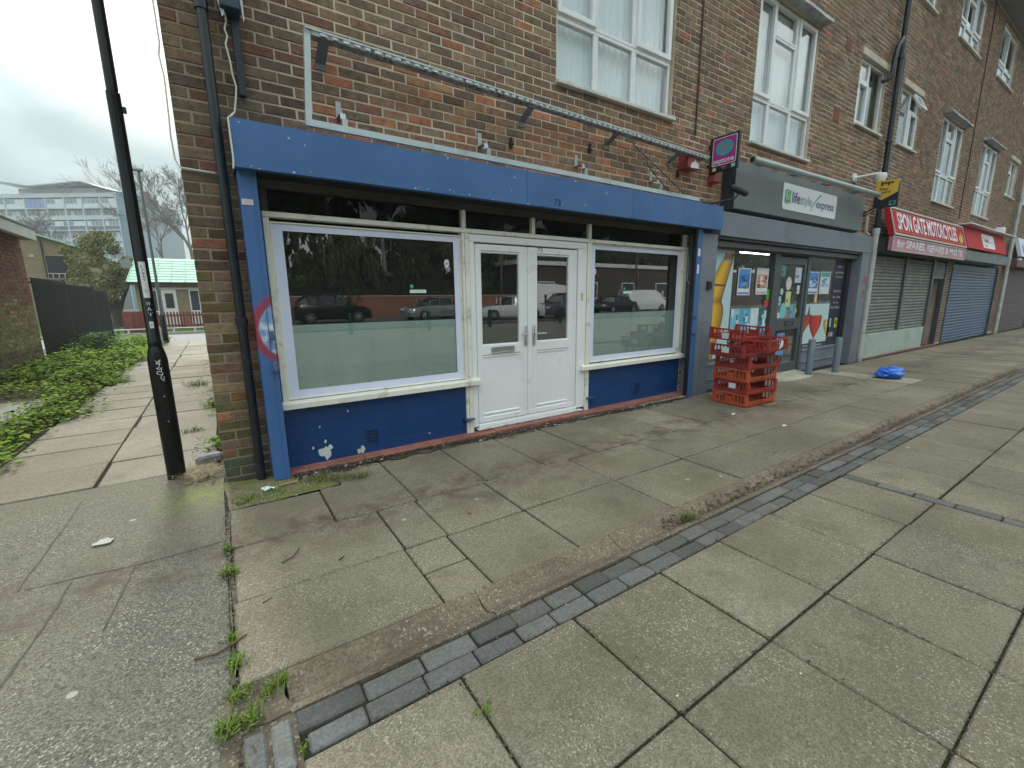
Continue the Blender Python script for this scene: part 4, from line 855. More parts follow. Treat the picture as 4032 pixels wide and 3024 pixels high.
text('PP', black_m, 'lettering', (XP-.004, -.42, 3.425), (0, -1, -.06), (0, 0, 1), w=.20, h=.065, parent=pp_, bold=.03); text('Pay', black_m, 'lettering', (XP-.004, -.41, 3.345), (0, -1, -.04), (0, 0, 1), w=.13, h=.045, parent=pp_, bold=.012); text('Point', black_m, 'lettering', (XP-.004, -.41, 3.275), (0, -1, .06), (0, 0, 1), w=.18, h=.045, parent=pp_, bold=.012)
b_ = MB(); b_.poly(face(XP-.001, rr(-.68, -.58, 3.05, 3.13, .008))); b_.build('card_badge', teal, pp_); b_ = MB(); b_.poly(face(XP-.002, [(-.63+.035*math.cos(a*.5), 3.095+.025*math.sin(a*.5)) for a in range(13)])); b_.build('card_oval', black_m, pp_)
b_ = MB(); b_.tube([(XP+.03, -.36, 3.05), (XP+.0, -.15, 2.93), (XP, 0, 2.93)], .016, 6); b_.tube([(XP+.03, -.5, 3.03), (XP, -.15, 2.9), (XP, 0, 2.92)], .012, 6); b_.build('wall_arm', black_m, pp_)
# --- cameras
cb = MB(); cb.tube([(6.02, -.33, 2.84), (6.25, -.40, 2.775)], .042, 12); cb.tube([(5.995, -.32, 2.85), (6.02, -.33, 2.84)], [.03, .042], 12); bc = cb.build('security_camera', black_m, label='black bullet security camera at the left end of the grey sign', cat='camera', smooth=True)
b_ = MB(); b_.tube([(6.13, -.36, 2.77), (6.1, -.33, 2.71), (5.95, -.1, 2.67), (5.92, 0, 2.66)], .014, 6); b_.box(5.88, 5.97, -.02, 0, 2.61, 2.70); b_.build('arm', black_m, bc)
dc = MB(); dc.lathe([(.02, .06), (.09, .055), (.1, .03), (.1, -.02), (.085, -.05), (.08, -.09), (.05, -.13), (.01, -.14)][::-1], (10.95, -.36, 3.62), 16); dco = dc.build('dome_camera', mat('camera_white', (.7, .7, .69), .4, bmp=0), label='white dome security camera on an arm beside the black downpipe', cat='camera', smooth=True)
b_ = MB(); b_.tube([(10.95, -.36, 3.69), (10.8, -.2, 3.66), (10.72, 0, 3.64)], .022, 8); b_.tube([(10.72, -.03, 3.64), (10.72, .0, 3.64)], .09, 12); b_.build('arm', MATS['camera_white'], dco, smooth=True)
b_ = MB(); b_.tube([(10.72, -.03, 3.6), (10.73, -.02, 3.3), (10.74, -.03, 3.1), (10.78, -.02, 2.95)], .012, 6); b_.build('camera_cable', black_m, dco)
# --- downpipes
pblk = mat('pipe_black', (.009, .013, .018), .3, var=.25, scale=6, bmp=.05, spec=.5, dirt=(.022, .03, .04), damt=.6, dscale=2)
pgry = mat('pipe_grey', (.46, .48, .46), .5, var=.2, scale=5, bmp=.05, dirt=(.22, .2, .16), damt=.6, dscale=4)
dp = MB(); dp.tube([(.142, -.1, 9.0), (.142, -.1, 0.01)], .032, 14); d1 = dp.build('downpipe', pblk, label='black downpipe at the left corner of the brick building', cat='downpipe', smooth=True)
for z in (3.30, 1.245, 6.2): b_ = MB(); b_.lathe([(.033, 0), (.041, .004), (.041, .06), (.033, .065)], (.142, -.1, z-.03), 14); b_.build('collar', pblk, d1, smooth=True)
for z in (.7, 2.0, 2.9): b_ = MB(); b_.box(.13, .154, -.1, .0, z, z+.03); b_.build('clip', pblk, d1)
dp = MB(); dp.tube([(11.87, -.12, 9.0), (11.87, -.12, 2.72)], .05, 12); d2 = dp.build('downpipe', pblk, label='black soil pipe with grey lower length beside the grey shop', cat='downpipe', smooth=True)
b_ = MB(); b_.tube([(11.87, -.12, 2.72), (11.86, -.13, 1.4), (11.84, -.14, g(11.8)-.01)], .058, 12); b_.build('lower_pipe', pgry, d2, smooth=True)
for z, m_ in ((4.42, pblk), (5.95, pblk), (2.78, pblk), (2.70, pgry), (2.64, pgry)): b_ = MB(); b_.lathe([(.055, 0), (.068, .005), (.068, .06), (.055, .07)], (11.87, -.12, z), 12); b_.build('collar', m_, d2, smooth=True)
b_ = MB(); b_.tube([(11.87, -.12, 6.35), (11.78, -.12, 6.28), (11.68, -.11, 6.15), (11.62, -.1, 5.9), (11.6, -.1, 5.65), (11.55, -.06, 5.55), (11.5, .02, 5.53)], .042, 10); b_.tube([(11.87, -.12, 5.15), (12.0, -.11, 5.3), (12.06, -.1, 5.5), (12.08, -.1, 6.0), (12.1, -.09, 6.12), (12.2, -.02, 6.17), (12.3, .02, 6.18)], .04, 10); b_.build('branch_pipe', pblk, d2, smooth=True)
b_ = MB(); b_.tube([(11.5, -.05, 3.1), (11.5, -.05, 2.75), (11.52, -.06, 2.66), (11.6, -.09, 2.62)], .028, 8); b_.build('waste_pipe', cream_m, label='short cream waste pipe right of the grey sign', cat='pipe', smooth=True)
dp = MB(); dp.tube([(24.9, -.12, 9.0), (24.9, -.12, 5.8)], .05, 10); d3 = dp.build('downpipe', pblk, label='far downpipe, black above and pale grey below, beside the blue shutter', cat='downpipe', smooth=True)
b_ = MB(); b_.tube([(24.9, -.12, 5.8), (24.9, -.12, 2.9), (24.85, -.14, g(25))], .06, 10); b_.build('lower_pipe', pgry, d3, smooth=True)
# --- cables at the left corner
wc = mat('cable_cream', (.62, .62, .52), .6, bmp=0)
b_ = MB(); b_.tube([(.275, -.06, 3.32), (.278, -.05, 3.27), (.263, -.05, 3.22), (.275, -.05, 3.18), (.258, -.05, 3.13), (.273, -.05, 3.03), (.277, -.05, 2.95), (.292, -.05, 2.87), (.28, -.05, 2.79), (.262, -.06, 2.70), (.225, -.29, 2.60), (.205, -.3, 2.58), (.205, -.31, 2.45), (.207, -.305, 2.33), (.2, -.3, 2.27)], .006, 6); b_.build('loose_cable', wc, label='loose cream cable dangling over the left end of the blue fascia', cat='cable', smooth=True)
b_ = MB(); b_.tube([(-.115, -.01, 3.4), (-.112, -.01, 3.05), (-.125, -.01, 2.98), (-.113, -.01, 2.85), (-.12, -.01, 2.6), (-.125, -.01, 2.5), (-.12, -.01, 2.35), (-.1, -.015, 2.30), (-.02, -.02, 2.295), (.1, -.02, 2.29)], .006, 6); b_.build('corner_cable', wc, label='pale cable hanging down the outer left corner of the building', cat='cable', smooth=True)
cb_ = MB(); cb_.box(.245, .365, -.15, -.0, 3.315, 3.7, bev=.006); jb = cb_.build('junction_box', mat('box_navy', (.02, .045, .07), .5), label='dark blue metal box high on the wall beside the downpipe', cat='box')
b_ = MB(); b_.box(.305, .352, -.055, .0, 2.825, 3.28, bev=.004); b_.build('cover_strip', mat('strip_black', (.018, .025, .035), .5), jb)
for a, c in ((.23, .27), (.37, .385)): b_ = MB(); b_.prism([(a, -.1, 3.40), (c, -.1, 3.42), (c, -.1, 3.29), (a+(c-a)*.6, -.1, 3.27)], (0, .004, 0)); b_.build('torn_plate', tw, jb)

# ================================================================ FAR SHOPS
def shutter(x0, x1, z0, z1, pitch, m_, par, y=-.02, name='shutter'):
    sh = MB(); sh.box(x0, x1, y+.015, y+.03, z0, z1); s_ = sh.build(name, m_, par)
    b_ = MB(); n_ = int((z1-z0)/pitch); zz = 0
    b_.prism([(x0, y+.014, zz+.002), (x0, y+.0, zz+.012), (x0, y-.008, zz+pitch*.5), (x0, y+.0, zz+pitch-.012), (x0, y+.014, zz+pitch-.002)], (x1-x0, 0, 0))
    first = None
    for i in range(n_):
        if first is None: b_.xf(lambda p: (p.x, p.y, p.z+z0)); first = b_.build('slat', m_, s_); o0 = ORG[first.name]
        else: cp(first, o0+Vector((0, 0, i*pitch)), s_)
    return s_
s3 = thing('shopfront', (15, 0, g(15)), 'shut shop with two grey roller shutters over a pale green stall riser', 'shopfront')
shg = mat('shutter_grey', (.20, .215, .19), .55, metal=.2, var=.25, scale=5, dirt=(.36, .35, .34), damt=.6, dscale=2.2, rnd=.12)
shutter(12.28, 14.24, .50, 2.25, .076, shg, s3); shutter(14.36, 16.4, .50, 2.25, .076, shg, s3); shutter(16.55, 17.72, 1.80, 2.25, .076, shg, s3)
sm_ = mat('pale_green_riser', (.42, .48, .44), .7, var=.12, dirt=(.25, .27, .2), damt=.5, dscale=1.5)
zb = g(15)-.05
rz = bx('stall_riser', sm_, s3, 12.15, 16.4, -.06, .1, zb, .495)
for x in (13.1, 15.2): vent(x, x+.12, .08, .22, 1, 3, rz)
for a, c in ((14.25, 14.35), (16.41, 16.53), (12.2, 12.27)): bx('guide_rail', greyd, s3, a, c, -.07, .02, .50 if a < 15 else zb, 2.3)
bx('guide_rail', greyd, s3, 17.66, 17.74, -.05, .05, zb, 2.3); bx('door', mat('old_door', (.10, .05, .035), .6, var=.3), s3, 16.55, 17.66, .35, .4, zb, 1.8); bx('door_post', mat('old_timber', (.06, .05, .045), .7), s3, 17.1, 17.18, .30, .349, zb, 1.8)
bx('dark_return', dark_in, s3, 16.54, 16.56, .02, .35, zb, 1.8, bev=0)
bx('red_kerb', red_t, s3, 12.2, 17.7, -.10, -.061, zb, g(15)+.03)
bx('shop_back', dark_in, s3, 12.2, 17.75, .45, .5, zb, 2.6, bev=0); bx('shutter_box', mat('box_dark', (.05, .05, .05), .6), s3, 12.1, 17.6, -.32, .0, 2.29, 2.60)
# red double sign
def lean_sign(name, label, x0, x1, z0, z1, yb, yt, m_, fm):
    t_ = thing(name, ((x0+x1)/2, yb, z0), label, 'sign')
    b_ = MB(); b_.prism([(x0, yb, z0), (x0, yt, z1), (x0, yt+.1, z1), (x0, yb+.1, z0)], (x1-x0, 0, 0)); b_.build('panel', m_, t_)
    u = Vector((0, yt-yb, z1-z0)).normalized(); L = Vector((0, yt-yb, z1-z0)).length
    if fm:
        w_ = .04
        for a, c, e, f in ((x0, x1, 0, w_), (x0, x1, L-w_, L), (x0, x0+w_, w_, L-w_), (x1-w_, x1, w_, L-w_)):
            n_ = Vector((0, -u.z, u.y)); base = Vector((0, yb, z0)); P = []
            b2_ = MB(); pa = [base+Vector((a, 0, 0))+u*e, base+Vector((c, 0, 0))+u*e, base+Vector((c, 0, 0))+u*f, base+Vector((a, 0, 0))+u*f]; b2_.prism([tuple(p+n_*.002) for p in pa], tuple(n_*.014)); b2_.build('frame_bar', fm, t_)
    return t_, u
sred = mat('sign_red_panel', (.44, .022, .03), .65, var=.08, bmp=0, spec=.15); spk = mat('sign_pink_panel', (.56, .20, .27), .4, var=.1, bmp=0, dirt=(.6, .34, .38), damt=.6, dscale=1.5); fgy = mat('frame_grey', (.42, .40, .37), .5, var=.1, bmp=0)
XD = (1, 0, 0)
t_, u = lean_sign('shop_sign', 'red sign lettered in white above the grey shutters', 12.0, 17.56, 2.62, 3.21, -.40, -.24, sred, fgy)
ob = Vector((12.0, -.40, 2.62))
text('SPON GATE MOTORCYCLES', tw, 'lettering', ob+Vector((.32, 0, 0))+u*.15, XD, u, w=4.5, h=.36, parent=t_, depth=.004, shear=.12, bold=.022)
fl = MB(); fo = ob+Vector((4.95, -.004, 0))+u*.12
fl.poly([tuple(fo+Vector((dx, -.002, 0))+u*dz) for dx, dz in ((0, .05), (.12, 0), (.35, .02), (.45, .12), (.38, .28), (.33, .17), (.26, .33), (.2, .18), (.12, .27), (.1, .15), (.03, .2))]); fl.build('flame_motif', mat('flame_yellow', (.62, .33, .03), .5, bmp=0), t_)
for e in (.09, .53):
    b_ = MB(); p = ob+u*e+Vector((.12, -.003, 0)); b_.box(0, 5.3, -.003, 0, 0, .012); b_.xf(lambda q: p+Vector((q.x, q.y, 0))+u*q.z); b_.build('pinstripe', mat('pin_orange', (.62, .2, .03), .5, bmp=0), t_)
t2 = thing('shop_sign', (14.7, -.4, 2.3), 'pink sign lettered in white below the red one over the grey shutters', 'sign')
bx('panel', spk, t2, 11.95, 17.5, -.40, -.33, 2.31, 2.585); 
for q in ((11.93, 17.52, 2.295, 2.325), (11.93, 17.52, 2.57, 2.60)): bx('frame_bar', fgy, t2, q[0], q[1], -.412, -.401, q[2], q[3], bev=0)
bx('frame_bar', fgy, t2, 11.93, 11.97, -.4115, -.4005, 2.326, 2.569, bev=0); bx('frame_bar', fgy, t2, 17.48, 17.52, -.4115, -.4005, 2.326, 2.569, bev=0)
text('for SPARES, REPAIRS & M.O.TS', tw, 'lettering', (12.2, -.402, 2.385), XD, (0, 0, 1), w=5.0, h=.15, parent=t2, bold=.03)
s4 = thing('shopfront', (21.1, 0, g(21)), 'shut shop with one wide slate blue roller shutter', 'shopfront')
shb = mat('shutter_blue', (.10, .14, .23), .4, metal=.35, var=.12, scale=4, rnd=.06, dirt=(.2, .22, .26), damt=.4)
shutter(18.45, 23.92, g(21)-.02, 2.25, .092, shb, s4); bx('shutter_box', mat('box_slate', (.16, .18, .19), .5, var=.2), s4, 17.65, 23.5, -.36, .0, 2.33, 2.60); bx('shop_back', dark_in, s4, 18.4, 23.95, .3, .35, -.2, 2.6, bev=0); bx('guide_rail', greyd, s4, 23.93, 23.99, -.08, .0, -.16, 2.3)
t_, u = lean_sign('shop_sign', 'plain red sign with a white rounded panel above the blue shutter', 17.7, 22.6, 2.66, 3.26, -.40, -.24, mat('sign_scarlet', (.46, .03, .03), .65, var=.08, bmp=0, spec=.15), None)
p0 = Vector((19.5, -.40, 2.66)); b_ = MB(); rp = rrect(0, 1.55, 0, .43, .10); b_.poly([tuple(p0+Vector((x, -.004, 0))+u*(z+.09)) for x, _, z in rp]); b_.build('white_panel', tw, t_)
text("Today's", mat('today_red', (.5, .03, .10), .5, bmp=0), 'lettering', p0+Vector((.12, -.005, 0))+u*.27, XD, u, w=.75, h=.15, parent=t_, bold=.012); text('express', mat('today_tan', (.5, .38, .3), .5, bmp=0), 'lettering', p0+Vector((.92, -.005, 0))+u*.27, XD, u, w=.5, h=.06, parent=t_)
b_ = MB(); b_.poly([tuple(p0+Vector((dx, -.006, 0))+u*dz) for dx, dz in ((.2, .24), (.3, .15), (.45, .12), (.6, .2), (.45, .17), (.32, .19))]); b_.build('swoosh', MATS['today_red'], t_)
bx('cover_strip', tw, t_, 17.6, 23.5, -.42, -.0, 3.28, 3.31); bx('end_post', tw, t_, 22.65, 23.0, -.2, .0, 2.9, 3.6)
s5 = thing('shopfront', (28, 0, g(28)), 'furthest shop, shut with a dark maroon roller shutter', 'shopfront')
shm = mat('shutter_maroon', (.115, .075, .075), .5, metal=.2, var=.12, scale=4, rnd=.06)
shutter(25.3, 31, g(28)-.03, 2.3, .092, shm, s5); bx('shutter_box', mat('box_maroon', (.13, .055, .06), .5), s5, 25.0, 31, -.34, .0, 2.35, 2.66); bx('shop_back', dark_in, s5, 25.2, 34, .3, .35, -.2, 2.6, bev=0)
bx('wall_lamp', tw, s5, 24.55, 24.9, -.45, -.38, 2.55, 2.63)
t_, u = lean_sign('shop_sign', 'white and blue sign cut off by the right edge of the picture', 25.1, 31, 2.72, 3.4, -.40, -.22, mat('sign_paleblue', (.62, .68, .74), .4, var=.06, bmp=0), None)
b_ = MB(); p0 = Vector((25.5, -.404, 2.72))
for i, (dx, w_) in enumerate(((0, .35), (.6, .5), (1.4, .4))): b_.poly([tuple(p0+Vector((dx, 0, 0))+u*.15), tuple(p0+Vector((dx+w_, 0, 0))+u*.15), tuple(p0+Vector((dx+w_*.6, 0, 0))+u*.5), tuple(p0+Vector((dx, 0, 0))+u*.45)])
b_.build('blue_lettering', mat('sign_blue', (.15, .25, .55), .5, bmp=0), t_)
# ================================================================ STREET FURNITURE, CRATES, LITTER
lp_m = mat('lamp_black', (.006, .0065, .007), .2, var=.3, scale=5, bmp=.03, spec=.35, dirt=(.02, .02, .018), damt=.3, dscale=4)
LX, LY = -.428, .37
lp = thing('lamp_post', (LX, LY, 0), 'tall black lamp post with stickers and white graffiti beside the alley', 'lamp post')
b_ = MB(); b_.lathe([(.063, -.02), (.063, .0), (.0645, .3), (.0645, .86), (.0635, .96), (.058, 1.0), (.048, 1.045), (.0425, 1.065)], (LX, LY, 0), 28); b_.build('base_column', lp_m, lp, smooth=True)
b_ = MB(); b_.lathe([(.0425, 1.066), (.0435, 1.075), (.0435, 1.11), (.0405, 1.115), (.0395, 2.82), (.040, 2.825), (.0335, 2.83), (.0335, 7.2)], (LX, LY, 0), 24); b_.build('shaft', lp_m, lp, smooth=True)
b_ = MB(); b_.tube([(LX, LY, 7.2), (LX, LY, 7.5), (LX+.1, LY-.3, 7.62), (LX+.25, LY-.9, 7.66)], .03, 10); b_.build('bracket_arm', lp_m, lp, smooth=True)
b_ = MB(); b_.box(LX+.12, LX+.38, LY-1.5, LY-.85, 7.6, 7.72, bev=.03); b_.build('lantern', mat('lantern_grey', (.3, .31, .32), .4), lp)
b_ = MB(); b_.box(LX+.036, LX+.06, LY-.02, LY+.01, 2.70, 2.74, bev=.004); b_.build('clip', lp_m, lp)
def wrap(r, a, z, ca):   # point on the shaft facing the camera; a metres round the girth
    th = ca+a/r; return (LX+r*math.cos(th), LY+r*math.sin(th), z)
ca = math.atan2(-3.95-LY, 0-LX)
def curved(name, m_, r, a0, a1, z0, z1, n_=6, sk=0.):
    b_ = MB(); V = []
    for i in range(n_+1):
        a = a0+(a1-a0)*i/n_; V += [wrap(r, a, z0, ca), wrap(r, a, z1, ca)]
    b_.add(V, [(2*i, 2*i+2, 2*i+3, 2*i+1) for i in range(n_)]); return b_.build(name, m_, lp)
stk = mat('sticker_white', (.72, .73, .73), .5, var=.06, bmp=0, dirt=(.45, .45, .42), damt=.4, dscale=9)
curved('sticker', stk, .0408, -.020, .020, 1.43, 1.69)
def wraptext(s, m_, r, cx, z, w_, h_, name, bold=0.):
    cu_ = bpy.data.curves.new('t', 'FONT'); cu_.body = s; cu_.offset = bold; cu_.resolution_u = 2
    to = bpy.data.objects.new('t', cu_); me = bpy.data.meshes.new_from_object(to); V = np.array([v.co[:] for v in me.vertices]); F = [tuple(p.vertices) for p in me.polygons]
    bpy.data.objects.remove(to); bpy.data.curves.remove(cu_); bpy.data.meshes.remove(me)
    V[:, 0] -= V[:, 0].min(); V[:, 0] *= w_/V[:, 0].max(); V[:, 1] *= h_/.69
    b_ = MB(); b_.add([wrap(r, cx-w_/2+p[0], z+p[1], ca) for p in V], F); return b_.build(name, m_, lp)
inkb = mat('ink_black', (.012, .012, .014), .6, bmp=0)
for i, ch in enumerate('L7SAY'): wraptext(ch, inkb, .0412, .0, 1.648-i*.024, .017, .016, 'lettering', .02)
b_ = MB(); b_.poly([wrap(.0414, a, z, ca) for a, z in ((-.011, 1.478), (0, 1.466), (.011, 1.478), (0, 1.490))]); b_.build('diamond', inkb, lp)
for i, ch in enumerate('WAT'): wraptext(ch, stk, .0412, .002*i, 1.375-i*.040, .026, .026, 'graffiti')
curved('number_plate', stk, .0408, -.012, .012, 1.205, 1.255)
b_ = MB(); b_.poly([wrap(.0412, .005*math.cos(a*.6), 1.23+.005*math.sin(a*.6), ca) for a in range(11)]); b_.build('plate_dot', inkb, lp)
gt = MB(); pts = [(-.016, .96), (.012, .93), (-.014, .935), (.014, .965), (0, .905), (-.016, .90), (.004, .89), (.016, .905), (.01, .87), (-.012, .88), (-.018, .86), (.012, .845), (.02, .865), (.0, .825), (.018, .80), (.022, .835)]
for a, c in zip(pts, pts[1:]): gt.tube([wrap(.0652, a[0], a[1], ca), wrap(.0652, c[0], c[1], ca)], .0022, 4)
gt.build('graffiti', stk, lp)
for z in (.68, .48): b_ = MB(); q = wrap(.0655, .004, z, ca); b_.tube([q, wrap(.071, .004, z, ca)], .006, 8); b_.build('bolt', steel_m, lp, smooth=True)
# far lamp post across the alley
lp2 = thing('lamp_post', (-1.6, 15.4, 0), 'slim grey lamp post with black base at the far end of the alley', 'lamp post')
b_ = MB(); b_.lathe([(.085, -.05), (.085, .92), (.05, .97)], (-1.6, 15.4, 0), 14); b_.build('base_column', lp_m, lp2, smooth=True)
b_ = MB(); b_.lathe([(.045, .97), (.04, 2.0), (.035, 5.55)], (-1.6, 15.4, 0), 12); b_.build('shaft', mat('lamp_grey', (.12, .14, .15), .5), lp2, smooth=True)
b_ = MB(); b_.box(-1.85, -1.48, 15.3, 15.5, 5.55, 5.64, bev=.03); b_.build('lantern', MATS['lantern_grey'], lp2)
# grey bollards in front of the grey shop
for (x, y), lb in (((8.80, -.40), 'grey steel bollard nearer the shop door'), ((9.66, -.50), 'grey steel bollard further from the shop door')):
    z = g(x); b_ = MB(); b_.lathe([(.057, -.02), (.057, .655), (.05, .665), (.048, .66), (.046, .655)], (x, y, z), 20); b_.build('bollard', mat('bollard_grey', (.15, .185, .22), .45, var=.15, scale=8, dirt=(.2, .2, .18), damt=.5, dscale=5), smooth=True, label=lb+', right of the stacked crates', cat='bollard', group='grey bollards')
# worn ramp at the shop door
b_ = MB(); V = []; F = []
P = [(7.75, -.36), (7.85, -.46), (8.3, -.5), (8.66, -.50), (9.0, -.40), (9.05, -.06), (8.1, -.06)]
b_.prism([(x, y, g(x)-.01) for x, y in P], (0, 0, .03)); b_.xf(lambda p: (p.x, p.y, p.z+(.035 if p.y > -.2 and p.z > g(p.x) else 0))); b_.build('door_ramp', slab_pale, kind='structure')
# ---------------------------------------------------------------- crates
def crate(T, m_, label, stk_=None):
    """one slotted plastic tray in local coords 0..L (x), 0..D (y), 0..H; T maps to world"""
    L, D, H = .62, .50, .158; t = .012
    c_ = thing('crate', T(Vector((L/2, D/2, 0))), label, 'crate', 'red plastic crates in one stack')
    def put(nm, boxes, mm=None):
        b_ = MB()
        for q in boxes: b_.box(*q, bev=.003)
        b_.xf(T); return b_.build(nm, mm or m_, c_)
    base = [(t, L-t, .012+i*.058, .03+i*.058, .006, .014) for i in range(9)]+[(.012+i*.066, .03+i*.066, t, D-t, .0065, .0135) for i in range(10)]
    put('base', base+[(0, L, 0, .025, 0, .03), (0, L, D-.025, D, 0, .03), (0, .025, .024, D-.024, 0.001, .0295), (L-.025, L, .024, D-.024, 0.001, .0295)])
    for sx in (0, L-t):      # slotted sides
        q = [(sx-.004, sx+t+.004, 0.002, D-.002, H-.022, H-.001), (sx-.001, sx+t+.001, 0.001, D-.001, .028, .046)]
        y = .016
        while y < D*.34: q.append((sx, sx+t, y, y+.016, .045, H-.02)); y += .048
        q.append((sx, sx+t, D*.36, D*.62, .045, H-.05)); q.append((sx, sx+t, D*.36, D*.40, .045, H-.02)); q.append((sx, sx+t, D*.58, D*.62, .045, H-.02))
        y = D*.67
        while y < D-.02: q.append((sx, sx+t, y, y+.018, .045, H-.02)); y += .05
        put('slotted_side', q)
    # open end with a dipped lip (front) and back
    for sy in (0, D-t):
        b_ = MB()
        pts = [(.0, 0.004), (L, 0.004), (L, H), (L-.03, H), (L-.075, .062), (L*.60, .058), (L*.57, .035), (L*.43, .035), (L*.40, .058), (.075, .062), (.03, H), (0, H)]
        b_.prism([(x, sy, z) for x, z in pts], (0, t, 0)); b_.box(.07, L-.07, sy-.004, sy+t+.004, .054, .064)
        b_.xf(T); b_.build('end_panel', m_, c_)
    for x in (0, L-.03):
        for y in (0, D-.03): put('corner_post', [(x-.003, x+.033, y-.003, y+.033, 0, H+.004)])
    if stk_:
        b_ = MB(); b_.box(-.0065, -.0045, *stk_); b_.xf(T); b_.build('label', stk, c_)
    return c_
co_m = mat('crate_orange', (.46, .085, .03), .42, var=.16, scale=6, bmp=.04, dirt=(.25, .06, .035), damt=.5, dscale=4)
cr_m = mat('crate_red', (.32, .035, .025), .42, var=.16, scale=6, bmp=.04, dirt=(.18, .03, .025), damt=.5, dscale=4)
cd_m = mat('crate_dark', (.23, .03, .028), .45, var=.16, scale=6, bmp=.04)
def TR(ox, oy, oz, ang, tilt=(0, 0)):
    M_ = Matrix.Translation((ox, oy, oz)) @ Matrix.Rotation(R(ang), 4, 'Z') @ Matrix.Rotation(R(tilt[0]), 4, 'X') @ Matrix.Rotation(R(tilt[1]), 4, 'Y')
    return lambda p: M_ @ Vector(p)
z0 = g(5.8)+.004
for i, (m_, dx, dy, an_, lb, s_) in enumerate(((co_m, 0, 0, -5, 'bottom orange crate of the stack, standing on the pavement', None), (cr_m, .01, -.004, -5.5, 'dull red crate second from the bottom with a barcode label', (.17, .27, .06, .13)), (co_m, -.006, .004, -5, 'orange crate third from the bottom of the stack', None), (cr_m, .004, 0, -6, 'red crate fourth from the bottom, under the two loose ones', (.22, .27, .08, .105)))):
    crate(TR(5.555+dx, -1.03+dy, z0+i*.161, an_), m_, lb, s_)
crate(TR(5.43, -1.0, z0+4*.161+.004, -9, (0, .5)), cd_m, 'dark red crate lying askew, overhanging the stack on the left', (.2, .31, .05, .12))
T6 = TR(5.80, -1.13, z0+4*.161+.052, 5, (0, -1.5)); c6 = crate(T6, cr_m, 'red crate jutting out to the right near the top, with a torn white label')
b_ = MB(); b_.poly([T6(Vector(p)) for p in ((.30, -.0055, .02), (.42, -.0055, .05), (.44, -.0055, .11), (.38, -.0055, .15), (.34, -.0055, .10))]); b_.build('torn_label', stk, c6)
for i in range(12):
    if not 5 <= i <= 6: b_ = MB(); b_.box(.05+i*.045, .066+i*.045, -.001, .011, .06, .15); b_.xf(T6); b_.build('slat', cr_m, c6)
b_ = MB(); b_.box(.03, .6, -.005, .016, .142, .157, bev=.003); b_.xf(T6); b_.build('top_rim', cr_m, c6)
crate(TR(5.66, -.86, z0+5*.161+.02, -3, (3, -1)), cr_m, 'topmost red crate at the back of the stack', (.2, .3, .02, .1))
# ---------------------------------------------------------------- blue carrier bag
bag = MB(); n1, n2 = 26, 14; V = []; F = []
for j in range(n2+1):
    for i in range(n1):
        th = 2*math.pi*i/n1; ph = math.pi*j/n2; d = Vector((math.sin(ph)*math.cos(th), math.sin(ph)*math.sin(th), math.cos(ph)))
        r_ = 1+.34*mnoise.noise(d*2.1+Vector((3, 1, 7)))+.22*abs(mnoise.noise(d*5.3))+.1*mnoise.noise(d*11); V.append((9.75+d.x*.25*r_, -1.30+d.y*.19*r_, g(9.8)+max(0.003, .085+d.z*.105*r_)))
for j in range(n2):
    for i in range(n1): F.append((j*n1+i, j*n1+(i+1) % n1, (j+1)*n1+(i+1) % n1, (j+1)*n1+i))
bag.add(V, F).build('carrier_bag', mat('blue_plastic', (.015, .14, .62), .3, var=.2, scale=14, bmp=.5, bscale=26, spec=.6), label='crumpled bright blue carrier bag lying on the pavement', cat='plastic bag')
# ---------------------------------------------------------------- kerb stone, straw, scraps
b_ = MB(); b_.box(0, .20, 0, .12, 0, .075, bev=.018); M_ = Matrix.Translation((-.30, .55, -.005)) @ Matrix.Rotation(R(8), 4, 'Z'); b_.xf(lambda p: M_ @ p+Vector((rnd(-.008, .008), rnd(-.008, .008), rnd(-.006, .006)))); b_.build('stone_block', mat('granite', (.30, .31, .31), .8, var=.3, scale=20, bmp=.5), label='broken grey stone block against the building corner', cat='stone')
st = MB()
for _ in range(1100):
    x, y = random.gauss(-.25, .075), random.gauss(.30, .10); a, L = rnd(0, 6.28), rnd(.04, .12); z = rnd(.0, .04); d = Vector((math.cos(a), math.sin(a), rnd(-.2, .35)))
    p = Vector((x, y, z)); q = p+d*L; s_ = Vector((-d.y, d.x, 0))*rnd(.0012, .0032); k = rnd(.7, 1.2); c = random.choice([(.46, .36, .2), (.42, .33, .18), (.34, .25, .13), (.2, .13, .07), (.45, .4, .25)]); st.add([p-s_, p+s_, q], [(0, 1, 2)], tuple(v*k for v in c))
leafm = mat('leaf_litter', attr='Col', rough=.8, var=.2, bmp=0)
st.build('straw', leafm, cols=True, kind='stuff', label='dry straw and dead leaves piled at the foot of the lamp post', cat='straw')
# fallen leaves and grit along the shop's foot, in joints and channel
dbr = MB()
def flake(x, y, z, s_, c):
    a = rnd(0, 6.28); d = Vector((math.cos(a), math.sin(a), rnd(-.25, .25)))*s_; e = Vector((-math.sin(a), math.cos(a), rnd(-.25, .25)))*s_*rnd(.35, .8); p = Vector((x, y, z)); k = rnd(.6, 1.3)
    dbr.add([p-d, p-e*.9, p+d, p+e], [(0, 1, 2, 3)], tuple(v*k for v in c))
BRN = [(.09, .06, .04), (.13, .085, .05), (.06, .045, .035), (.17, .12, .075), (.05, .04, .03)]
for _ in range(6500):
    x = rnd(.38, 5.55); y = -.155-abs(random.gauss(0, .045))*(1+.6*math.sin(x*3.1)); flake(x, y, g(x)+rnd(.001, .018), rnd(.006, .021), random.choice(BRN[:3]+BRN[4:]) if random.random() < .95 else (.5, .48, .42))
for _ in range(260): x = rnd(.4, 5.5); flake(x, rnd(-.15, -.02), .021, rnd(.003, .009), random.choice(BRN))
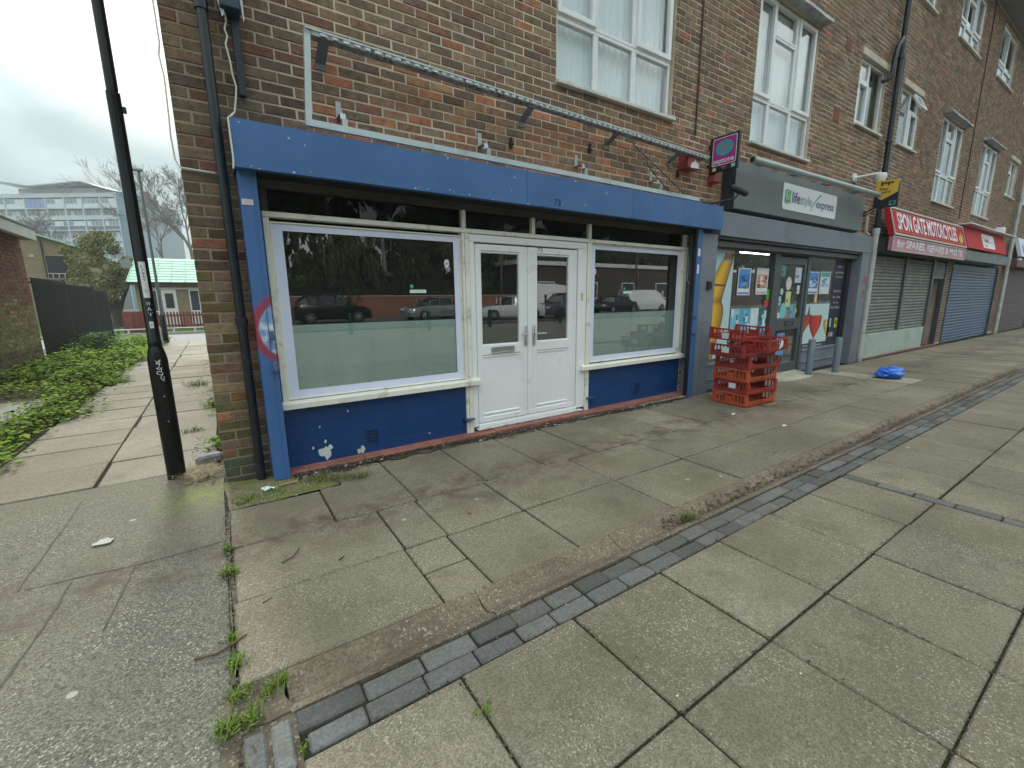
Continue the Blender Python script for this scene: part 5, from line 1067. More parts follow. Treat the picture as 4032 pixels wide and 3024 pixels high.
for _ in range(420):
    cx, cy, r_ = random.choice(((2.8, -.98, .14), (2.2, -1.0, .12), (1.66, -1.12, .09), (3.7, -1.1, .12), (4.1, -2.1, .12), (3.9, -2.36, .2))); x, y = random.gauss(cx, r_), random.gauss(cy, r_*.4); flake(x, y, g(x)+.005, rnd(.003, .011), random.choice(BRN))
for _ in range(2600): x = 2.2+11*random.random(); y = random.gauss(-2.362, .03); flake(x, y, g(x)-.026+abs(y+2.362)*.3, rnd(.005, .018), random.choice(BRN))
for _ in range(260): x = rnd(.1, 12); y = rnd(-3.2, -.3); flake(x, y, g(x)+.006, rnd(.002, .007), random.choice(BRN))
for _ in range(210): x = rnd(-.1, 8); y = rnd(-3.5, -.2); flake(x, y, g(x)+.007, rnd(.002, .006), (.62, .6, .54))
for _ in range(320): x = random.gauss(.25, .2); y = random.gauss(-.36, .1); flake(x, y, .008, rnd(.001, .005), (.7, .69, .62))
for _ in range(160): flake(rnd(-.35, -.1), rnd(.0, 1.6), .006, rnd(.006, .018), random.choice(BRN))
for _ in range(300): flake(random.gauss(-.3, .1), rnd(4, 9), .006, rnd(.01, .03), random.choice(BRN))
for yj in (-1.147, -1.70, -2.655, -3.215, -3.77):
    for _ in range(420): x = rnd(-.05, 11)**1.0; flake(x, yj+random.gauss(0, .006), g(x)-rnd(-.002, .008), rnd(.003, .010), random.choice([(.05, .04, .03), (.035, .035, .022), (.07, .055, .04), (.07, .085, .03)]))
for xj, ya, yb in ((.61, -2.66, -4), (1.17, -2.66, -4), (1.765, -2.66, -4), (2.3, -2.66, -4), (2.885, -2.66, -4), (3.44, -2.66, -4), (4.66, -2.66, -4), (.735, -1.15, -2.25), (1.58, -1.15, -2.25), (2.44, -1.15, -2.25), (3.296, -1.15, -2.25), (1.037, -.25, -1.14), (1.62, -.25, -1.14), (.487, -.6, -1.14)):
    for _ in range(70): flake(xj+random.gauss(0, .006), rnd(ya, yb), g(xj)-rnd(-.002, .008), rnd(.003, .010), random.choice([(.05, .04, .03), (.035, .035, .022), (.07, .055, .04), (.08, .1, .03)]))
for _ in range(500): y = rnd(-.6, -3.2); flake(-.10+random.gauss(0, .014), y, rnd(-.001, .006), rnd(.003, .012), random.choice([(.06, .048, .035), (.10, .085, .06), (.16, .14, .1), (.07, .085, .03)]))
dbr.build('leaf_debris', leafm, cols=True, kind='stuff', label='brown leaf crumbs and grit scattered along the foot of the shopfront', cat='debris')
def blob(name, x, y, sx, sy, h_, m_, label, cat, n_=11, ang=0):
    b_ = MB(); P = []
    for i in range(n_): a = 6.283*i/n_; k = rnd(.55, 1.1); P.append((x+sx*k*math.cos(a)*math.cos(ang)-sy*k*math.sin(a)*math.sin(ang), y+sx*k*math.cos(a)*math.sin(ang)+sy*k*math.sin(a)*math.cos(ang), g(max(x, 0))+.004+rnd(0, h_)))
    c = (x, y, g(max(x, 0))+.004+h_); b_.add(P+[c]+[(p[0], p[1], p[2]-.004) for p in P], [(i, (i+1) % n_, n_) for i in range(n_)]+[(i, n_+1+i, n_+1+(i+1) % n_, (i+1) % n_) for i in range(n_)]); return b_.build(name, m_, label=label, cat=cat)
wpl = mat('white_plastic', (.75, .76, .78), .4, bmp=.1)
blob('plastic_scrap', .16, -.35, .055, .03, .02, wpl, 'torn white plastic scrap at the foot of the black downpipe', 'litter', ang=-.4)
blob('paper_scrap', -.72, -.62,   .065, .05, .002, mat('dull_paper', (.42, .42, .39), .85), 'flattened white paper smear on the tarmac left of the slabs', 'litter', ang=.3)
blob('paper_scrap', 5.12, -1.12, .03, .02, .01, wpl, 'small white paper scrap in front of the stacked crates', 'litter')
blob('paper_scrap', 5.1, -1.72, .035, .02, .01, wpl, 'white scrap on the slabs right of centre, before the channel', 'litter')
blob('fallen_leaf', 1.25, -1.53, .012, .02, .006, mat('leaf_orange', (.36, .13, .05), .6), 'single orange leaf lying on a slab before the doors', 'leaf', 8)
def stick(pts, r_, c, label): b_ = MB(); b_.tube(pts, [r_*k for k in ([1]*(len(pts)-1)+[.5])], 6); b_.build('twig', mat('twig_brown', (.10, .07, .045), .8, var=.3, scale=30), label=label, cat='twig', smooth=True)
stick([(-.235, -2.0, .006), (-.16, -2.02, .008), (-.09, -1.99, .01), (-.055, -1.965, .008)], .005, 0, 'bent brown twig lying across the tarmac edge')
stick([(.135, -1.47, .006), (.19, -1.44, .006), (.23, -1.38, .006), (.236, -1.345, .006)], .003, 0, 'thin hooked twig on the pale slab near the corner')
stick([(.02, -1.78, .006), (.06, -1.755, .006)], .004, 0, 'short dark twig on the nearest pale slab'); stick([(.40, -1.62, .007), (.43, -1.595, .007)], .006, 0, 'stubby brown twig in the middle of a slab')
b_ = MB(); b_.box(0, .13, 0, .018, 0, .008, bev=.002); M_ = Matrix.Translation((.24, -.36, .012)) @ Matrix.Rotation(R(4), 4, 'Z'); b_.xf(lambda p: M_ @ p); b_.build('wood_sliver', mat('raw_wood', (.36, .22, .11), .8), label='thin splinter of wood below the blue post', cat='wood')
# ---------------------------------------------------------------- weeds
GRN = [(.10, .17, .025), (.14, .22, .035), (.07, .12, .02), (.19, .26, .05)]
def blades(mb, x, y, z, n_, h_, sp, cols=GRN, wd=.0022):
    for _ in range(n_):
        a = rnd(0, 6.28); px, py = x+random.gauss(0, sp), y+random.gauss(0, sp); L = h_*rnd(.45, 1.1); ln = rnd(.2, .9)
        d = Vector((math.cos(a)*ln, math.sin(a)*ln, 1)).normalized(); p = Vector((px, py, z)); m1 = p+d*L*.55; tip = p+d*L+Vector((math.cos(a)*L*.35, math.sin(a)*L*.35, -L*.18)); s_ = Vector((-math.sin(a), math.cos(a), 0))*wd; k = rnd(.7, 1.25); c = tuple(v*k for v in random.choice(cols))
        mb.add([p-s_, p+s_, m1+s_*.8, m1-s_*.8, tip], [(0, 1, 2, 3), (3, 2, 4)], c)
gm = mat('weed_green', attr='Col', rough=.9, var=.15, bmp=0, spec=.04)
DRY = [(.22, .2, .1), (.14, .15, .06), (.28, .25, .14), (.09, .12, .03)]
for i, (spots, lb) in enumerate((([(-.105, -1.15, 40, .05, .012), (-.11, -1.42, 80, .06, .02), (-.11, -1.95, 40, .05, .015), (-.10, -2.12, 70, .055, .02), (-.09, -2.3, 60, .05, .02), (.01, -2.33, 60, .05, .02), (-.06, -2.42, 60, .05, .02), (-.13, -2.42, 80, .06, .02), (.045, -2.30, 30, .04, .01), (.07, -2.63, 20, .03, .01), (-.12, -2.7, 90, .05, .03), (.61, -2.85, 30, .03, .02)], 'grass sprouting in the joint between the tarmac and the slabs'), ([(.02, -.45, 70, .045, .035), (.1, -.42, 45, .04, .04), (.2, -.42, 40, .04, .04), (-.02, -.5, 40, .04, .03)], 'grass clump at the foot of the brick corner'),
    ([(-.43, 5.06, 160, .16, .09), (-.374, 1.83, 90, .09, .05), (-.22, 3.15, 90, .13, .05)], 'small grass tufts in the alley joints')) ):
    b_ = MB()
    for s_ in spots: blades(b_, s_[0], s_[1], 0, s_[2], s_[3], s_[4])
    b_.build('grass', gm, cols=True, kind='stuff', label=lb, cat='grass')
b_ = MB()
for x, y, n_, h_, sp in ((.50, -.36, 320, .05, .05), (.62, -.42, 200, .045, .04), (.80, -.50, 240, .045, .045), (.7, -.46, 140, .04, .04)): blades(b_, x, y, .003, n_, h_, sp, DRY+GRN[:1], .0016)
b_.build('dry_grass', gm, cols=True, kind='stuff', label='flattened dry grass below the left shop window', cat='grass')
b_ = MB(); blades(b_, 2.40, -2.40, g(2.4)-.02, 260, .08, .022, DRY, .0018); b_.build('dead_tuft', gm, cols=True, label='dead grass tuft lying in the drainage channel', cat='grass')
def leafy(mb, x, y, z, h_, n_, size, cols, spread=.12):
    for _ in range(n_):
        t = random.random()**.7; p = Vector((x+random.gauss(0, spread), y+random.gauss(0, spread), z+h_*t)); a = rnd(0, 6.28); el = rnd(-.5, .55); L = size*rnd(.5, 1.2)
        d = Vector((math.cos(a)*math.cos(el), math.sin(a)*math.cos(el), math.sin(el))); s_ = Vector((-math.sin(a), math.cos(a), rnd(-.2, .2)))*L*.33; dn = Vector((0, 0, -L*.18)); k = rnd(.65, 1.3); c = tuple(v*k for v in random.choice(cols))
        mb.add([p, p+d*L*.5+s_+dn*.3, p+d*L+dn, p+d*L*.5-s_+dn*.3], [(0, 1, 2), (0, 2, 3)], c)
NET = [(.19, .31, .035), (.26, .39, .05), (.14, .23, .035), (.32, .43, .07), (.11, .17, .04)]
wv = MB()
for _ in range(900):
    y = .9+15*random.random()**1.25; edge = -1.72-(.10 if y < 3.4 else 0)+.07*math.sin(y*2.1)+.05*math.sin(y*5.3)
    if y < 2: x = rnd(-2.0, -1.78) - rnd(0, 1.6)*max(0, .5)
    x = edge-abs(random.gauss(0, .75))
    if x < -3.25: continue
    if x < -2.12+(.1 if y > 4.5 else 0) and 2.6 < y < 5.3: continue
    hh = (.10+.11*min(1, (edge-x)/.6))*(1+.8*(mnoise.noise(Vector((x*1.7, y*.9, 0)))))
    if y > 8: hh *= 1.45
    leafy(wv, x, y, 0, max(.05, hh), 26 if y < 8 else 30, .07 if y < 6 else .085, NET)
for _ in range(150): leafy(wv, rnd(-3.22, -2.7), rnd(6.5, 15.5), 0, .28, 26, .085, NET)
for _ in range(26): leafy(wv, rnd(-2.9, -2.5), rnd(11.2, 12.6), 0, .62, 60, .09, [(.07, .13, .05), (.10, .17, .06)])
for _ in range(1500): y = rnd(.55, 9); x = -1.78-abs(random.gauss(0, .18)); blades(wv, x, y, -.01, 5, .09, .03)
for x, y, n_ in ((-.20, 3.3, 30), (-.18, 3.0, 60), (-.17, 2.6, 40), (-.16, 4.4, 50), (-.15, 1.12, 60), (-.2, 1.05, 30), (-.17, 3.7, 40)): leafy(wv, x, y, 0, .09, n_, .045, NET, .05)
wv.build('verge_weeds', gm, cols=True, kind='stuff', label='bright green nettles and weeds along the alley verge', cat='weeds')
# ================================================================ ALLEY SIDE AND BACKGROUND
# --- side building with white roof trim
sbm = thing('brick_outbuilding', (-4.5, 8, 0), 'low brick side building with white roof edge at the left edge of the picture', 'building')
b_ = MB(); b_.box(-9, -3.305, 1.0, 9.80, -.1, 2.76); swl = b_.build('wall', mortar_m, sbm)
SB = []; k = 0; z = -.02
while z < 2.70:
    y = 6.6-(.11 if k % 2 else 0)
    while y < 9.82:
        a, c = y, min(y+.2235, 9.802); y += .2235
        if c-a < .03 or a < 6.6: continue
        mossy = z < 1.35+rnd(-.2, .2)
        col = pick([((.25, .20, .115), 50), ((.30, .25, .15), 25), ((.22, .15, .09), 25)] if mossy else [((.22, .10, .07), 55), ((.18, .085, .065), 30), ((.25, .13, .08), 15)])
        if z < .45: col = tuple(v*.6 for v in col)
        p = proj((-3.3, (a+c)/2, z+.037)); on = p and -20 < p[0] and p[0] < 800
        SB.append((1/((a+c)/2+4) if on else 0, a+.005, c-.005, z+.006, z+CH-.006, col))
    z += CH; k += 1
SB.sort(key=lambda t: -t[0])
tosb = lambda p: (-3.30-p.y*1.0, p.x, p.z)
for t in SB[:300]: b_ = MB(); brick_geo(b_, *t[1:6], True, y0=rnd(-.008, -.003)); b_.xf(lambda p: (-3.30-p.y-.001, p.x, p.z)); b_.build('brick', brick_m, swl, cols=True)
b_ = MB()
for t in SB[300:]: brick_geo(b_, *t[1:6], False, y0=-.004)
b_.xf(lambda p: (-3.30-p.y-.001, p.x, p.z)).build('bricks', brick_m, swl, cols=True, kind='stuff')
wtrim = mat('white_trim', (.62, .64, .62), .5, var=.08, dirt=(.35, .36, .32), damt=.6, dscale=2)
bx('roof_edge', wtrim, sbm, -3.06, -3.02, 1, 9.72, 2.70, 2.90); bx('roof_edge', wtrim, sbm, -9, -3.06, 9.70, 9.74, 2.70, 2.90); bx('roof', mat('felt_roof', (.2, .19, .17), .9, bmp=.3), sbm, -9, -3.01, .9, 9.75, 2.902, 2.95); bx('soffit', wtrim, sbm, -9, -3.062, 1, 9.695, 2.765, 2.78, bev=0)
# --- black vertical bar fence
fm_ = mat('fence_black', (.018, .024, .027), .45, var=.2, bmp=.02)
fe = thing('metal_fence', (-3.3, 13.7, 0), 'black vertical bar metal fence in three panels along the alley weeds', 'fence')
first = None
for pi, (ya, yb, h_) in enumerate(((9.86, 12.5, 1.95), (12.56, 15.7, 1.89), (15.78, 17.72, 1.80))):
    b_ = MB(); b_.box(-3.335, -3.265, yb-.02, yb+.05, 0, h_+.04, bev=.006); b_.build('post', fm_, fe)
    for zz in (h_-.13, .22): b_ = MB(); b_.box(-3.325, -3.285, ya, yb-.02, zz, zz+.045, bev=.004); b_.build('rail', mat('fence_rail', (.10, .12, .125), .4, var=.15, bmp=0), fe)
    n_ = int((yb-ya)/.108)
    for i in range(n_):
        y = ya+.03+i*.108; b_ = MB()
        if first is None:
            b_.box(-3.283, -3.253, y-.016, y+.016, .05, h_, bev=.004); first = b_.build('bar', fm_, fe); fo_ = ORG[first.name].copy(); fy = y
        else: c_ = cp(first, fo_+Vector((0, y-fy, (h_-1.95)/2)), fe); c_.scale.z = (h_-.05)/1.9
# --- concrete bollard by the far lamp post
b_ = MB(); b_.lathe([(.10, -.05), (.098, .5), (.085, .6), (.05, .66), (.01, .675)], (-1.68, 14.2, 0), 14); b_.build('concrete_bollard', mat('bollard_stone', (.36, .36, .27), .85, var=.2), smooth=True, label='pale concrete bollard beside the far lamp post', cat='bollard')
# --- cottage with green roof
def brick_tex(name, c1, c2, mort, rough=.9, sc=4.45, axis='XZ'):
    m, n, l, b_ = nodes(name); gm_ = n.new('ShaderNodeNewGeometry'); sx = n.new('ShaderNodeSeparateXYZ'); l.new(gm_.outputs['Position'], sx.inputs[0]); cb = n.new('ShaderNodeCombineXYZ')
    l.new(sx.outputs['X' if axis[0] == 'X' else 'Y'], cb.inputs[0]); l.new(sx.outputs['Z'], cb.inputs[1])
    t = n.new('ShaderNodeTexBrick'); l.new(cb.outputs[0], t.inputs['Vector']); t.inputs['Color1'].default_value = (*c1, 1); t.inputs['Color2'].default_value = (*c2, 1); t.inputs['Mortar'].default_value = (*mort, 1)
    t.inputs['Scale'].default_value = 1; t.inputs['Brick Width'].default_value = .225; t.inputs['Row Height'].default_value = .075; t.inputs['Mortar Size'].default_value = .007; t.inputs['Bias'].default_value = .2
    c = mix(n, l, step(n, l, noise(n, l, gm_.outputs['Position'], 1.5, 4), .3, .7, 0, .35), t.outputs[0], tuple(v*.6 for v in c1)); l.new(c, b_.inputs['Base Color']); b_.inputs['Roughness'].default_value = rough; MATS[name] = m; return m
cot = thing('cottage', (-1.2, 28, 0), 'small tan brick cottage with pale green panelled roof and white door', 'house')
cw = brick_tex('tan_brick', (.22, .16, .09), (.29, .22, .13), (.34, .3, .22)); dgl = mat('dark_glass', (.045, .05, .055), .12, var=.1, bmp=0, spec=.6)
b_ = MB(); b_.box(-3.5, 2.5, 27.0, 31.0, -.1, 2.42); b_.build('wall', cw, cot)
rgm = mat('roof_green', (.33, .58, .42), .6, var=.12, scale=3, bmp=.1, dirt=(.45, .66, .55), damt=.6, dscale=1.2, rnd=.07)
e0, e1 = Vector((0, 26.7, 2.42)), Vector((0, 30.2, 3.92)); rv = e1-e0
b_ = MB(); b_.prism([(-3.76, 26.72, 2.36), (-3.76, 30.2, 3.86), (-3.76, 33.7, 2.4)], (6.4, 0, 0)); rf = b_.build('roof', mat('roof_under', (.08, .09, .085), .8), cot)
NB, NR = 8, 9
for i in range(NB):
    for j in range(NR):
        x0, x1 = -3.78+i*.62, -3.78+(i+1)*.62; lean = .16
        p0, p1 = e0+rv*(j/NR), e0+rv*((j+1)/NR); up = Vector((0, -rv.z, rv.y)).normalized()
        s0, s1 = lean*(j/NR), lean*((j+1)/NR); kx = lambda x, s_: x+(s_ if i == 0 and x == x0 else 0)
        b_ = MB(); q = [Vector((kx(x0, s0)+.004, p0.y, p0.z))+up*.035, Vector((x1-.004, p0.y, p0.z))+up*.035, Vector((x1-.004, p1.y, p1.z))+up*.012, Vector((kx(x0, s1)+.004, p1.y, p1.z))+up*.012]
        b_.add(q+[Vector((v.x, v.y, v.z))-up*.02 for v in q], [(0, 1, 2, 3), (4, 0, 3, 7), (0, 4, 5, 1), (1, 5, 6, 2), (3, 2, 6, 7)]); b_.build('roof_panel', rgm, rf)
    b_ = MB(); p0, p1 = e0, e1; b_.tube([(-3.78+i*.62+(.0 if i else .0), p0.y, p0.z+.05), (-3.78+i*.62+(.16 if i == 0 else 0), p1.y, p1.z+.05)], .022, 6); b_.build('roof_seam', rgm, rf)
bx('gutter', black_m, cot, -3.8, 2.6, 26.6, 26.7, 2.34, 2.42); bx('lintel', wtrim, cot, -3.0, 1.2, 26.92, 26.999, 2.06, 2.16)
dr = bx('door', upvc, cot, -2.44, -1.79, 26.94, 26.999, 0, 2.05); bx('pane', dgl, dr, -2.30, -1.93, 26.92, 26.939, 1.05, 1.85, bev=0)
b_ = MB(); b_.tube([(-2.38, 26.93, 1.0), (-2.38, 26.88, 1.0)], .02, 6); b_.build('handle', black_m, dr)
for x0, x1 in ((-1.22, -.30), (-3.0, -2.6)):
    b_ = MB(); ring(b_, x0, x1, .85, 2.05, .06, 26.94, 26.999); wv_ = b_.build('window', upvc, cot)
    for a, c in ((x0+.06, (x0+x1)/2-.02), ((x0+x1)/2+.02, x1-.06)): bx('pane', dgl, wv_, a, c, 26.965, 26.98, .91, 1.99, bev=0)
    bx('mullion', upvc, wv_, (x0+x1)/2-.02, (x0+x1)/2+.02, 26.95, 26.998, .91, 1.99, bev=0); bx('lower_panel', upvc, wv_, x0, x1, 26.95, 26.999, .1, .849)
b_ = MB(); b_.lathe([(.01, 0), (.22, .04), (.24, .06)], (0, 0, 0), 14); b_.xf(lambda p: (-3.62+p.x, 26.6-p.z, 3.35+p.y)); b_.build('dish', mat('dish_grey', (.25, .27, .28), .5), cot)
# --- red picket fence
pk = thing('picket_fence', (-2, 23, 0), 'low dark red wooden picket fence before the cottage', 'fence'); pkm = mat('red_timber', (.17, .045, .032), .7, var=.25, scale=6, rnd=.18, dirt=(.28, .12, .08), damt=.4)
b_ = MB(); b_.prism([(-3.55, 23, .06), (-3.47, 23, .06), (-3.47, 23, .88), (-3.51, 23, .94), (-3.55, 23, .88)], (0, .02, 0)); p1_ = b_.build('picket', pkm, pk); po = ORG[p1_.name].copy()
for i in range(1, 34): cp(p1_, po+Vector((i*.125, 0, rnd(-.012, .012))), pk)
for zz in (.22, .70): bx('rail', pkm, pk, -3.6, .75, 23.022, 23.06, zz, zz+.08)
sd = thing('board_fence', (-3.1, 22.4, 0), 'solid brown board fence panel left of the picket fence', 'fence')
for i in range(8): bx('board', pkm, sd, -3.62+i*.115, -3.51+i*.115, 22.40, 22.42, .02, .98+rnd(-.01, .01), bev=.004)
rl = thing('low_rail', (-2, 21.6, 0), 'low white painted rail along the kerb before the picket fence', 'rail'); b_ = MB(); b_.tube([(-6, 21.6, .20), (1, 21.6, .20)], .025, 8); b_.build('rail', wtrim, rl)
for i in range(9): bx('post', wtrim, rl, -5.8+i*.8, -5.74+i*.8, 21.58, 21.62, -.02, .19, bev=.004)
# --- tan house with balcony
th = thing('house', (-8, 36, 0), 'tan brick house with a dark recessed balcony behind the bush', 'house')
b_ = MB(); b_.prism([(-12, 34, -.1), (-6.3, 34, -.1), (-6.3, 34, 4.58), (-8.4, 34, 5.34), (-10.2, 34, 5.98), (-12, 34, 5.98)], (0, 6, 0)); b_.build('wall', cw, th)
b_ = MB(); b_.prism([(-10.3, 33.7, 6.02), (-6.0, 33.7, 4.47), (-6.0, 33.7, 4.55), (-10.3, 33.7, 6.12)], (0, 6.6, 0)); b_.build('roof', rgm, th)
b_ = MB(); b_.box(-8.18, -6.93, 33.985, 33.999, 2.86, 4.18); bw = b_.build('window', mat('balcony_shade', (.02, .022, .024), .4, bmp=0), th); b_ = MB(); ring(b_, -8.24, -6.87, 2.80, 4.24, .07, 33.93, 33.984); b_.build('frame', mat('brown_frame', (.30, .24, .18), .6), bw)  # flat dark panel, painted as the shade inside the balcony recess
for zz in (3.12,): bx('rail', wtrim, bw, -8.17, -6.94, 33.92, 33.96, zz, zz+.04)
for i in range(5): bx('baluster', wtrim, bw, -8.0+i*.26, -7.97+i*.26, 33.93, 33.95, 2.87, 3.12, bev=0)
bx('meter_box', cream_m, th, -8.85, -8.62, 33.95, 33.999, 4.05, 4.22); bx('downpipe', black_m, th, -8.27, -8.21, 33.9, 33.999, 2.9, 5.2)
# --- block of flats far behind
HZ = (.50, .575, .60)
flat_m = mat('flat_panel', (.48, .54, .55), .7, var=.08, scale=.3, bmp=0, dirt=(.36, .42, .43), damt=.5, dscale=.4); flat_d = mat('flat_recess', (.13, .155, .17), .7, var=.1, bmp=0); flat_w = mat('flat_white', (.62, .66, .67), .6, bmp=0); flat_g = mat('flat_glass', (.24, .29, .31), .25, var=.3, scale=1, bmp=0); flat_b = mat('flat_blue', (.22, .30, .52), .5, bmp=0, var=.12, scale=1); flat_t = mat('flat_tower', (.13, .22, .27), .7, bmp=0, var=.1)  # pale blue-grey tones carry distance haze and glare in their colour
D1, D2 = Vector((.829, -.559, 0)), Vector((.559, .829, 0)); P0 = Vector((-20, 150, 0))
def fl_(p): return P0+D1*p[0]+D2*p[1]+Vector((0, 0, p[2]))
ft = thing('apartment_block', P0+Vector((0, 0, -.4)), 'long grey slab block of flats with butterfly roof canopy far behind', 'building')
def fbx(nm, m_, par, *q): b_ = MB(); b_.box(*q); b_.xf(fl_); return b_.build(nm, m_, par)
fbx('core', flat_d, ft, -60, 2.4, .9, 12, -.4, 27.4); fbx('parapet', flat_m, ft, -60, 3.0, -.1, 12.2, 27.45, 28.42); fbx('stair_tower', flat_t, ft, 3.0, 5.4, -.5, 10, -.4, 28.45); fbx('stair_tower', mat('flat_tower_end', (.30, .36, .40), .7, bmp=0), ft, 5.4, 9.9, .5, 11, -.4, 26.0)
cs = [-31.0, -26, -20.94, -15.63, -10.85, -6.34, -1.7, 2.4]
for c in cs: fbx('column', flat_m, ft, c-.16, c+.16, -.12, .9, -.4, 27.44)
wproto = {}
for fi in range(6):
    zt = 27.42-fi*2.68; zb_ = zt-2.68
    fbx('floor_slab', flat_m, ft, -60, 2.4, -.1, .9, zb_, zb_+.26)
    for bi in range(len(cs)-1):
        x0, x1 = cs[bi]+.18, cs[bi+1]-.18; rec = fi % 2 == 1; yy = .75 if rec else .05
        if rec: fbx('balcony_front', flat_m, ft, x0, x1, -.05, .03, zb_+.27, zb_+1.05)
        else:
            blue = bi == 2 and fi in (0, 2)
            fbx('spandrel', flat_b if blue else (flat_w if fi == 0 else flat_d), ft, x0, x1, .02, .1, zb_+.27, zb_+(2.4 if blue else 1.15))
            if blue:
                for q in range(1, 4): fbx('panel_joint', flat_d, ft, x0+(x1-x0)*q/4-.05, x0+(x1-x0)*q/4+.05, -.01, .019, zb_+.27, zb_+2.4)
                continue
        z0_, z1_ = zb_+(1.2 if not rec else .6), zt-.28
        b_ = MB(); n_ = 4
        b_.box(x0+.1, x1-.1, yy, yy+.08, z0_, z0_+.09); b_.box(x0+.1, x1-.1, yy, yy+.08, z1_-.09, z1_)
        for q in range(n_+1): xx = x0+.1+(x1-x0-.29)*q/n_; b_.box(xx, xx+.09, yy+.002, yy+.078, z0_+.09, z1_-.09)
        b_.xf(fl_); w_ = b_.build('window', flat_w, ft)
        for q in range(n_): xx = x0+.1+(x1-x0-.29)*q/n_; fbx('pane', flat_g if rnd(0, 1) < .65 else flat_w, w_, xx+.09, xx+(x1-x0-.29)/n_, yy+.03, yy+.05, z0_+.09, z1_-.09)
fbx('penthouse', flat_m, ft, -24, -4.2, 2, 9, 28.42, 30.1)
b_ = MB(); pr_ = [(-30, 31.7), (-26, 31.15), (-18.2, 29.95), (-5.0, 30.9), (-.1, 29.45), (-.1, 29.55), (-5.0, 31.1), (-18.2, 30.2), (-26, 31.4), (-30, 32.0)]; b_.prism([(x, -1, z) for x, z in pr_], (0, 12, 0)); b_.xf(fl_); b_.build('roof_canopy', flat_m, ft)
# ---------------------------------------------------------------- trees
bark = mat('bark', (.12, .10, .08), .9, var=.3, scale=6, bmp=.5, bscale=30)
def branch(mb, p, d, L, r_, depth, spread, rng, up=.12, kids=3, minr=.004, tips=None):
    n_ = 4; pts = [p]; q = p; dd = d
    for i in range(n_):
        dd = (dd+Vector((rng.gauss(0, .12), rng.gauss(0, .12), rng.gauss(up*.3, .08)))).normalized(); q = q+dd*L/n_; pts.append(q)
    rr_ = [max(minr, r_*(1-.4*i/n_)) for i in range(n_+1)]; mb.tube(pts, rr_, 6 if depth > 2 else 3, cap=False)
    if depth == 0:
        if tips is not None: tips.append(q)
        return
    for k_ in range(kids+(1 if rng.random() < .4 else 0)):
        t = rng.uniform(.35, 1.0); i = min(n_-1, int(t*n_)); o_ = pts[i].lerp(pts[i+1], t*n_-i); a = rng.uniform(0, 6.28); s_ = rng.uniform(.55, 1.1)*spread
        ax = dd.orthogonal().normalized(); ax = (Matrix.Rotation(a, 3, dd) @ ax); nd = (dd*math.cos(s_)+ax*math.sin(s_)+Vector((0, 0, up))).normalized()
        branch(mb, o_, nd, L*rng.uniform(.55, .8), r_*.55, depth-1, spread, rng, up, kids, minr, tips)
def bare_tree(name, loc, h_, label, seed, depth=5, spread=.65, r_=.16, kids=3, minr=.012, m_=None):
    rng = random.Random(seed); t_ = thing(name, loc, label, 'tree'); p = Vector(loc)
    tr = MB(); tr.tube([p, p+Vector((.05, 0, h_*.15)), p+Vector((-.05, .05, h_*.33))], [r_*1.2, r_, r_*.9], 10); tr.build('trunk', m_ or bark, t_, smooth=True)
    cr2 = MB(); branch(cr2, p+Vector((-.05, .05, h_*.32)), Vector((rng.uniform(-.1, .1), 0, 1)), h_*.34, r_*.85, depth, spread, rng, .13, kids, minr)
    cr2.build('crown', m_ or bark, t_); return t_
pale_bark = mat('winter_bark', (.20, .185, .165), .9, var=.2, bmp=0)
bare_tree('bare_tree', (-1.3, 48, -.3), 13.2, 'tall leafless tree behind the green roofed cottage', 5, 6, .62, .2, 3, .011, pale_bark); bare_tree('bare_tree', (-3.4, 58, -.3), 11.5, 'smaller leafless tree left of the tall one behind the cottage', 11, 6, .7, .16, 3, .012, pale_bark)
bare_tree('bare_tree', (-12.4, 60, -.3), 10.5, 'faint leafless tree before the block of flats', 21, 5, .7, .14, 3, .012, pale_bark)
# bushy evergreen between the houses
def leaf_crown(mb, lobes, n_, size, cols, rng):
    for _ in range(n_):
        c, r_ = lobes[rng.randrange(len(lobes))]; v = Vector((rng.gauss(0, 1), rng.gauss(0, 1), rng.gauss(0, 1))).normalized()*rng.uniform(.45, 1.05)**.6; p = Vector((c[0]+v.x*r_, c[1]+v.y*r_, c[2]+v.z*r_*.9))
        n1_ = Vector((rng.gauss(0, 1), rng.gauss(0, 1), rng.gauss(0, 1))).normalized(); a = n1_.orthogonal().normalized()*size*rng.uniform(.5, 1.2); b2_ = n1_.cross(a).normalized()*a.length*.5; k = rng.uniform(.6, 1.35); col = tuple(x*k for x in cols[rng.randrange(len(cols))])
        mb.add([p-a, p-b2_, p+a, p+b2_], [(0, 1, 2, 3)], col)
rg_ = random.Random(3); bt = thing('bushy_tree', (-4.85, 30, 0), 'bushy olive green tree with twisted trunk left of the lamp post', 'tree')
tr = MB()
for s_ in range(7): a = s_*.9; tr.tube([(-4.85+.14*math.cos(a), 30+.14*math.sin(a), -.1), (-4.85+.12*math.cos(a+.8), 30+.12*math.sin(a+.8), .7), (-4.85+.4*math.cos(a+1.3), 30+.4*math.sin(a+1.3), 1.5), (-4.85+1.1*math.cos(a+1.5), 30+1.1*math.sin(a+1.5), 2.9)], [.14, .11, .08, .03], 7)
tr.build('trunk', bark, bt, smooth=True)
lobes = []
for _ in range(46):
    th_, zz = rg_.uniform(0, 6.28), rg_.uniform(1.7, 5.0); rr2 = 1.75*math.sin(max(.12, min(1, (5.4-zz)/2.6))*1.57)*rg_.uniform(.25, 1); lobes.append(((-5.05+rr2*math.cos(th_), 30+rr2*math.sin(th_), zz), rg_.uniform(.28, .55)))
lobes += [((-6.4, 29.6, 4.15), .3), ((-6.1, 29.4, 3.6), .4)]
